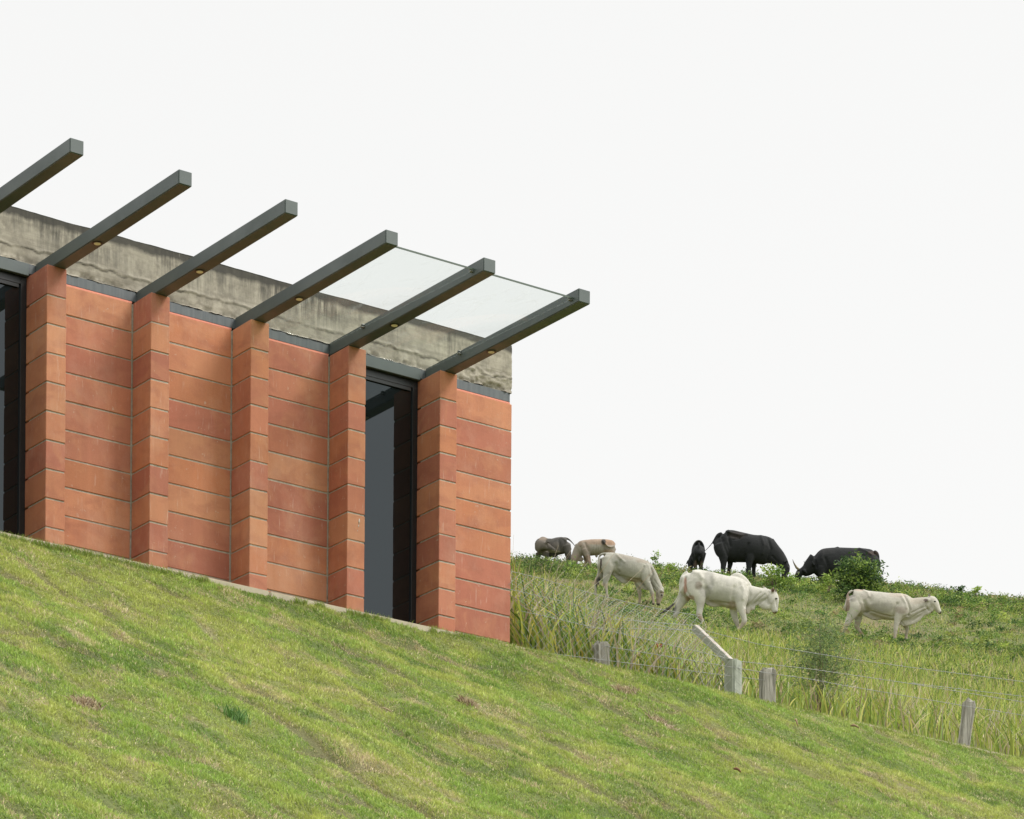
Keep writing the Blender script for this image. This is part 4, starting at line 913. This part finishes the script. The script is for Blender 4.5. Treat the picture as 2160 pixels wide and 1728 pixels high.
# grey-white cow grazing
cow("white_cow", (1240, 1130), .0928, 97, [
    trunk([(285, 450, 700, .08), (330, 420, 800, .14), (430, 396, 860, .19), (560, 392, 860, .2), (700, 415, 870, .19), (850, 448, 960, .22), (1000, 485, 1030, .23), (1150, 525, 1060, .22), (1290, 575, 1080, .18), (1380, 680, 1060, .13)]),
    [(1180, 580, 50, .06, .04), (1290, 620, 62, .07, .04), (1390, 720, 60, .06, .04)],
    [(1330, 820, 215, .15), (1430, 900, 150, .11), (1510, 1020, 120, .09), (1570, 1130, 112, .08), (1610, 1220, 105, .08)],
    [(1600, 1180, 100, .075), (1630, 1260, 98, .085), (1630, 1350, 86, .08), (1618, 1430, 68, .065), (1605, 1510, 50, .052), (1600, 1560, 42, .05)],
    [(1130, 1020, 80, .05), (1220, 1120, 75, .03), (1330, 1180, 65, .028), (1430, 1180, 60, .03)],
    [(560, 860, 50, .05), (640, 930, 38, .02), (750, 1010, 55, .022), (830, 1040, 55, .022), (900, 1000, 50, .03)],
    leg([(400, 500, 120, .08), (440, 660, 160, .10), (440, 830, 110, .08), (415, 960, 82, .062), (390, 1070, 62, .05), (400, 1150, 44, .04), (420, 1240, 33, .03), (430, 1330, 30, .03), (435, 1400, 34, .034)], -.12),
    leg([(380, 700, 110, .08), (310, 850, 95, .07), (240, 980, 66, .055), (190, 1070, 52, .045), (180, 1160, 36, .034), (175, 1260, 30, .03), (175, 1360, 34, .034)], .12),
    leg([(1250, 700, 130, .07), (1300, 850, 130, .09), (1310, 980, 100, .075), (1370, 1110, 70, .055), (1430, 1220, 50, .044), (1460, 1310, 46, .042), (1472, 1400, 36, .032), (1482, 1480, 32, .03), (1488, 1560, 34, .034)], -.13),
    leg([(1150, 1000, 100, .08), (1145, 1140, 64, .055), (1170, 1250, 50, .044), (1182, 1330, 44, .04), (1180, 1420, 32, .03), (1180, 1500, 34, .034), (1182, 1570, 36, .036)], .12),
    [(470, 410, 26, .03), (350, 415, 26, .028), (275, 450, 26, .026), (240, 540, 24, .022), (232, 680, 20, .02), (230, 850, 18, .018), (228, 960, 18, .02), (238, 1060, 24, .024), (262, 1160, 9, .012)],
    [(1640, 1225, 18, .018, -.07), (1685, 1255, 34, .015, -.12), (1745, 1302, 8, .01, -.17)], [(1690, 1180, 30, .05), (1720, 1230, 20, .05)],
], (.39, .375, .325), [(240, 1080, 60, 130, DK, .9), (700, 560, 160, 140, (0.30, 0.30, 0.27), .55), (950, 700, 220, 160, (0.33, 0.32, 0.28), .55), (900, 480, 300, 60, (0.32, 0.27, 0.22), .45), (1300, 560, 200, 60, (0.30, 0.24, 0.19), .5), (1500, 1000, 60, 150, (0.27, 0.26, 0.22), .55), (1620, 1430, 80, 110, (0.32, 0.27, 0.22), .5), (1700, 1290, 60, 20, (0.18, 0.12, 0.07), .7), (800, 1130, 60, 20, DK, .8),
    (1030, 1020, 180, 60, (0.30, 0.22, 0.14), .6), (380, 1150, 70, 60, MUD, .6), (160, 1060, 50, 50, MUD, .6), (1190, 1400, 60, 120, MUD, .5), (1480, 1400, 50, 120, MUD, .4), (280, 600, 16, 170, (0.08, 0.06, 0.05), .9), (1690, 1370, 20, 40, DK, .6)],
    "grey-white cow grazing with its head down, left of the humped white cow", hg, (800, 1400), creases=[([(282, 500), (290, 700), (345, 900)], 14, .03), ([(700, 840), (650, 760), (625, 640)], 36, .022), ([(620, 420), (700, 500), (820, 600)], 24, -.018), ([(730, 580), (700, 700)], 42, .02), ([(1180, 1020), (1200, 870), (1265, 700)], 26, .024), ([(1440, 740), (1480, 880), (1400, 1030)], 18, .026), ([(1330, 620), (1390, 760), (1400, 880)], 24, -.014), ([(1430, 1080), (1550, 1230)], 14, .018), ([(1500, 1000), (1610, 1160)], 14, .012), ([(560, 930), (700, 900), (900, 960), (1150, 1010)], 16, .02), ([(1575, 1180), (1560, 1300), (1590, 1400)], 14, .018), ([(480, 820), (520, 700)], 40, -.012)] + [([(x_, 520), (x_ - 10, 780 + x_ % 110)], 14, .0017) for x_ in (880, 935, 990, 1045, 1100)], eyes=((1678, 1345, -.07), (1678, 1345, .07)))
# tan calf on the ridge
cow("tan_calf", (1080, 1110), .1113, 114, [
    trunk([(1225, 340, 520, .09), (1280, 295, 560, .14), (1360, 270, 565, .17), (1480, 256, 560, .19), (1620, 250, 545, .2), (1760, 250, 550, .19), (1860, 266, 590, .16), (1915, 310, 560, .12), (1940, 370, 500, .07)]),
    [(1300, 420, 130, .12), (1245, 490, 100, .09), (1205, 570, 82, .08), (1185, 640, 70, .075), (1195, 710, 50, .06), (1205, 755, 38, .05)],
    [(1330, 600, 50, .03), (1300, 620, 60, .03), (1260, 640, 40, .03)],
    leg([(1390, 440, 90, .08), (1420, 540, 62, .06), (1452, 630, 42, .042), (1468, 700, 33, .034), (1478, 760, 26, .027), (1482, 830, 28, .032)], -.11),
    leg([(1390, 560, 50, .05), (1395, 650, 34, .036), (1412, 730, 25, .027), (1420, 810, 28, .032)], .11),
    leg([(1860, 400, 90, .08), (1880, 520, 70, .06), (1900, 620, 40, .04), (1890, 720, 28, .03), (1880, 820, 28, .032)], -.11),
    leg([(1790, 520, 60, .06), (1790, 620, 38, .04), (1800, 720, 28, .03), (1800, 820, 28, .032)], .11),
    [(1905, 290, 18, .025, -.02), (1942, 335, 16, .02, -.08), (1925, 378, 14, .018, -.16), (1860, 395, 13, .016, -.2), (1800, 375, 13, .016, -.21), (1765, 335, 17, .022, -.21), (1712, 268, 10, .012, -.2)],
    [(1600, 540, 30, .03), (1600, 590, 20, .02)],
], (.28, .245, .205), [(1600, 290, 240, 60, (0.34, 0.24, 0.17), .7), (1850, 300, 110, 60, (0.36, 0.22, 0.14), .7), (1560, 440, 140, 80, (0.43, 0.40, 0.35), .6), (1440, 620, 60, 70, (0.27, 0.19, 0.14), .7), (1400, 420, 90, 80, (0.32, 0.25, 0.20), .6), (1730, 300, 40, 55, DK, .95), (1200, 620, 70, 90, (0.32, 0.24, 0.19), .6), (1830, 480, 90, 40, (0.34, 0.22, 0.14), .5), (1210, 750, 40, 24, (0.14, 0.10, 0.09), .8), (1290, 330, 40, 60, (0.26, 0.19, 0.14), .6)],
    "tan calf on the ridge with its tail curled over its rump", hg, (1600, 830), creases=[([(1470, 620), (1450, 480), (1380, 330)], 20, .02), ([(1760, 520), (1730, 400)], 26, .018), ([(1700, 280), (1760, 340)], 18, -.014), ([(1330, 560), (1290, 400)], 18, .02)] + [([(x_, 310), (x_ - 10, 500)], 9, .007) for x_ in (1540, 1585, 1630, 1675)], cat="calf")
# dark grey calf turning its head back
cow("grey_calf", (1080, 1110), .1113, 116, [
    trunk([(470, 320, 540, .10), (520, 250, 570, .15), (580, 222, 570, .17), (680, 238, 560, .18), (780, 236, 560, .2), (880, 212, 540, .19), (980, 210, 520, .17), (1050, 232, 500, .13), (1080, 280, 420, .08)]),
    [(530, 270, 40, .05), (575, 235, 36, .05), (650, 260, 36, .05)],
    [(500, 400, 120, .10, -.08), (540, 370, 100, .08, -.2), (610, 375, 80, .075, -.26), (680, 400, 60, .07, -.28), (750, 435, 42, .055, -.28), (810, 462, 30, .045, -.27)],
    [(620, 330, 16, .02, -.33), (670, 308, 30, .018, -.37), (722, 325, 8, .01, -.4)],
    leg([(640, 500, 60, .07), (655, 580, 44, .05), (640, 660, 34, .036), (622, 740, 28, .03), (618, 820, 28, .032)], -.11),
    leg([(500, 520, 60, .06), (480, 620, 38, .04), (478, 720, 28, .03), (478, 820, 28, .03)], .11),
    leg([(1020, 370, 90, .08), (1055, 480, 66, .06), (1090, 580, 42, .045), (1108, 650, 36, .036), (1090, 740, 27, .028), (1082, 820, 28, .03)], -.11),
    leg([(1040, 520, 50, .05), (1058, 610, 34, .04), (1052, 700, 28, .03), (1060, 820, 28, .03)], .11),
    [(990, 225, 22, .03), (1050, 240, 20, .024), (1110, 280, 15, .018), (1160, 335, 12, .015), (1200, 380, 11, .014), (1248, 402, 13, .016)],
    [(700, 540, 40, .08), (800, 560, 34, .06), (850, 540, 30, .05)],
], (.075, .069, .061), [(560, 400, 150, 140, (.17, .145, .12), .8), (580, 230, 70, 40, (.30, .24, .19), .7), (760, 480, 140, 24, (.38, .33, .27), .8), (900, 300, 120, 60, (.05, .048, .044), .7), (1240, 400, 30, 20, DK, .9), (690, 320, 30, 14, (.05, .04, .035), .8), (830, 380, 70, 80, (.16, .14, .12), .5)],
    "dark grey calf at the left end of the ridge, head turned back to its flank", hg, (780, 820), creases=[([(880, 260), (900, 420)], 24, .02), ([(1000, 300), (960, 460)], 24, .018), ([(640, 270), (660, 400)], 20, .016), ([(930, 225), (1000, 260)], 16, -.016)], cat="calf")
BK = (.0105, .012, .013)
cow("black_cow", (1430, 1100), .1206, 112, [
    trunk([(650, 300, 400, .05), (665, 285, 440, .09), (700, 225, 540, .16), (780, 172, 650, .21), (890, 150, 690, .22), (1000, 172, 712, .24), (1150, 205, 716, .27), (1300, 236, 722, .28), (1450, 245, 745, .25), (1560, 275, 760, .2), (1630, 340, 740, .15)]),
    [(1540, 500, 240, .18), (1640, 560, 190, .14), (1730, 620, 150, .11), (1810, 700, 115, .1), (1860, 770, 90, .09)],
    [(1840, 740, 85, .08), (1880, 790, 78, .09), (1880, 860, 72, .08), (1865, 930, 55, .065), (1850, 985, 45, .06)],
    [(870, 175, 24, .06, -.08), (890, 190, 30, .05, -.14)],
    leg([(740, 400, 120, .10), (780, 540, 110, .11), (790, 660, 78, .075), (792, 750, 54, .055), (785, 830, 46, .046), (785, 910, 36, .036), (790, 985, 34, .038)], -.14),
    leg([(860, 520, 100, .09), (905, 640, 62, .065), (918, 730, 50, .05), (905, 800, 42, .042), (890, 900, 29, .03), (890, 985, 34, .038)], .13),
    leg([(1280, 480, 120, .09), (1260, 610, 90, .09), (1240, 710, 66, .065), (1236, 790, 50, .05), (1226, 860, 42, .042), (1222, 985, 38, .038)], -.15),
    leg([(1320, 640, 70, .08), (1330, 760, 46, .05), (1330, 860, 36, .038), (1330, 985, 34, .036)], .13),
    [(760, 215, 30, .04), (700, 245, 34, .04), (652, 305, 26, .028), (600, 375, 14, .018), (545, 445, 11, .014), (500, 492, 10, .013), (468, 522, 9, .012)],
    [(1860, 720, 14, .02, -.09), (1890, 700, 20, .016, -.14), (1918, 690, 6, .01, -.18)], [(980, 690, 35, .06), (1020, 705, 22, .04)],
], BK, [(1020, 240, 140, 60, (.035, .028, .024), .6)],
    "big black cow on the ridge with its head down and its tail stretched out behind", hg, (1100, 985), creases=[([(860, 185), (960, 215), (1080, 245), (1200, 235)], 15, -.024), ([(880, 235), (960, 260), (1060, 285)], 22, .028), ([(865, 230), (880, 330), (910, 440)], 22, .024), ([(1010, 330), (1100, 270)], 10, .012), ([(950, 330), (1060, 300)], 10, .012), ([(1175, 700), (1160, 560), (1215, 400)], 28, .026), ([(1560, 300), (1620, 480), (1560, 680)], 24, .024), ([(1440, 260), (1500, 420), (1460, 560)], 28, -.016), ([(760, 300), (800, 460), (860, 600)], 24, .018), ([(1640, 600), (1760, 720)], 16, .014), ([(1845, 720), (1820, 820)], 16, .018)], mat=BHIDE, eyes=((1925, 800, -.08),), voxel=.018)
cow("black_calf", (1430, 1100), .1206, 113, [
    ('x', [(350, 470, 110, .12, -.48), (350, 520, 175, .17, -.40), (352, 540, 205, .195, -.2), (352, 545, 205, .2, .1), (345, 560, 180, .17, .4), (320, 590, 110, .1, .58)]),
    [(300, 590, 70, .09, .45), (262, 650, 62, .08, .42), (232, 720, 55, .07, .38), (228, 800, 44, .055, .34), (236, 850, 34, .05, .3)],
    [(245, 668, 16, .02, .4), (195, 700, 30, .016, .4), (152, 742, 7, .01, .4)],
    leg([(285, 560, 70, .09), (290, 650, 50, .06), (300, 740, 32, .04), (302, 820, 27, .03), (302, 900, 30, .034)], -.34),
    leg([(415, 560, 70, .09), (412, 650, 50, .06), (402, 740, 34, .04), (402, 820, 27, .03), (402, 900, 30, .034)], -.34),
    leg([(310, 700, 40, .05), (310, 800, 28, .03), (310, 900, 28, .03)], .3), leg([(395, 700, 40, .05), (400, 800, 28, .03), (400, 900, 28, .03)], .3),
    [(350, 385, 22, .03, -.5), (350, 460, 18, .02, -.56), (352, 560, 16, .02, -.56), (352, 660, 20, .024, -.54), (352, 720, 8, .01, -.53)],
], (.011, .013, .014), [(300, 750, 26, 60, (.10, .065, .05), .8), (400, 750, 26, 60, (.10, .065, .05), .8), (330, 350, 90, 30, (.06, .05, .045), .4)],
    "black calf seen from behind, left of the big black cow on the ridge", hg, (350, 900), mat=BHIDE, cat="calf")
cow("black_cow", (1660, 1140), .1020, 113, [
    trunk([(540, 340, 640, .15), (620, 250, 740, .2), (720, 190, 800, .25), (850, 165, 810, .28), (1050, 152, 800, .3), (1300, 158, 790, .3), (1500, 160, 770, .28), (1680, 176, 740, .24), (1810, 215, 690, .18), (1880, 290, 560, .1)]),
    [(600, 470, 220, .18), (500, 540, 170, .14), (410, 620, 130, .11), (330, 660, 100, .1)],
    [(330, 650, 70, .08), (270, 670, 80, .095), (235, 735, 72, .085), (225, 800, 55, .07), (230, 850, 42, .06)],
    leg([(720, 560, 120, .1), (715, 700, 84, .08), (722, 800, 52, .055), (715, 890, 38, .04), (715, 1000, 36, .038)], -.15),
    leg([(860, 700, 70, .08), (890, 820, 46, .05), (890, 920, 36, .038), (890, 1010, 34, .036)], .14),
    leg([(1770, 480, 120, .11), (1770, 620, 90, .085), (1790, 740, 54, .055), (1800, 840, 38, .04), (1790, 1010, 36, .038)], -.14),
    leg([(1680, 640, 80, .08), (1700, 760, 48, .05), (1700, 860, 36, .038), (1700, 1010, 34, .036)], .14),
    [(1800, 225, 34, .05), (1850, 265, 40, .04), (1882, 340, 30, .03), (1888, 430, 22, .024), (1872, 560, 20, .022), (1850, 660, 24, .028)],
    [(560, 520, 16, .03, -.15), (520, 500, 30, .02, -.2), (512, 450, 24, .02, -.22)], [(1050, 165, 30, .1), (1000, 165, 20, .08)],
    [(330, 610, 18, .02, -.1), (360, 640, 30, .016, -.16), (400, 690, 8, .01, -.2)],
], BK, [(1780, 260, 120, 40, (.07, .045, .033), .6), (222, 668, 30, 16, (.35, .34, .32), .9), (180, 700, 20, 20, (.2, .17, .12), .6), (800, 230, 200, 50, (.03, .03, .031), .5)],
    "long-horned black cow grazing behind the large bush on the ridge", hg, (1200, 1010), creases=[([(1480, 175), (1600, 215), (1720, 290)], 22, -.022), ([(1440, 250), (1560, 320)], 34, .022), ([(620, 250), (560, 380), (600, 560)], 24, .024), ([(840, 700), (830, 540), (780, 380)], 28, .024), ([(720, 230), (700, 380)], 30, -.016), ([(1400, 330), (1440, 600)], 30, .018)], mat=BHIDE,
    horns=([(232, 606, 26, .032, -.09), (190, 575, 23, .028, -.14), (150, 515, 17, .02, -.17), (120, 455, 10, .012, -.18), (103, 402, 3, .004, -.18)], [(300, 620, 26, .03, .09), (372, 560, 22, .026, .16), (385, 510, 14, .018, .2), (372, 470, 9, .012, .2), (356, 430, 3, .004, .2)]), voxel=.018)
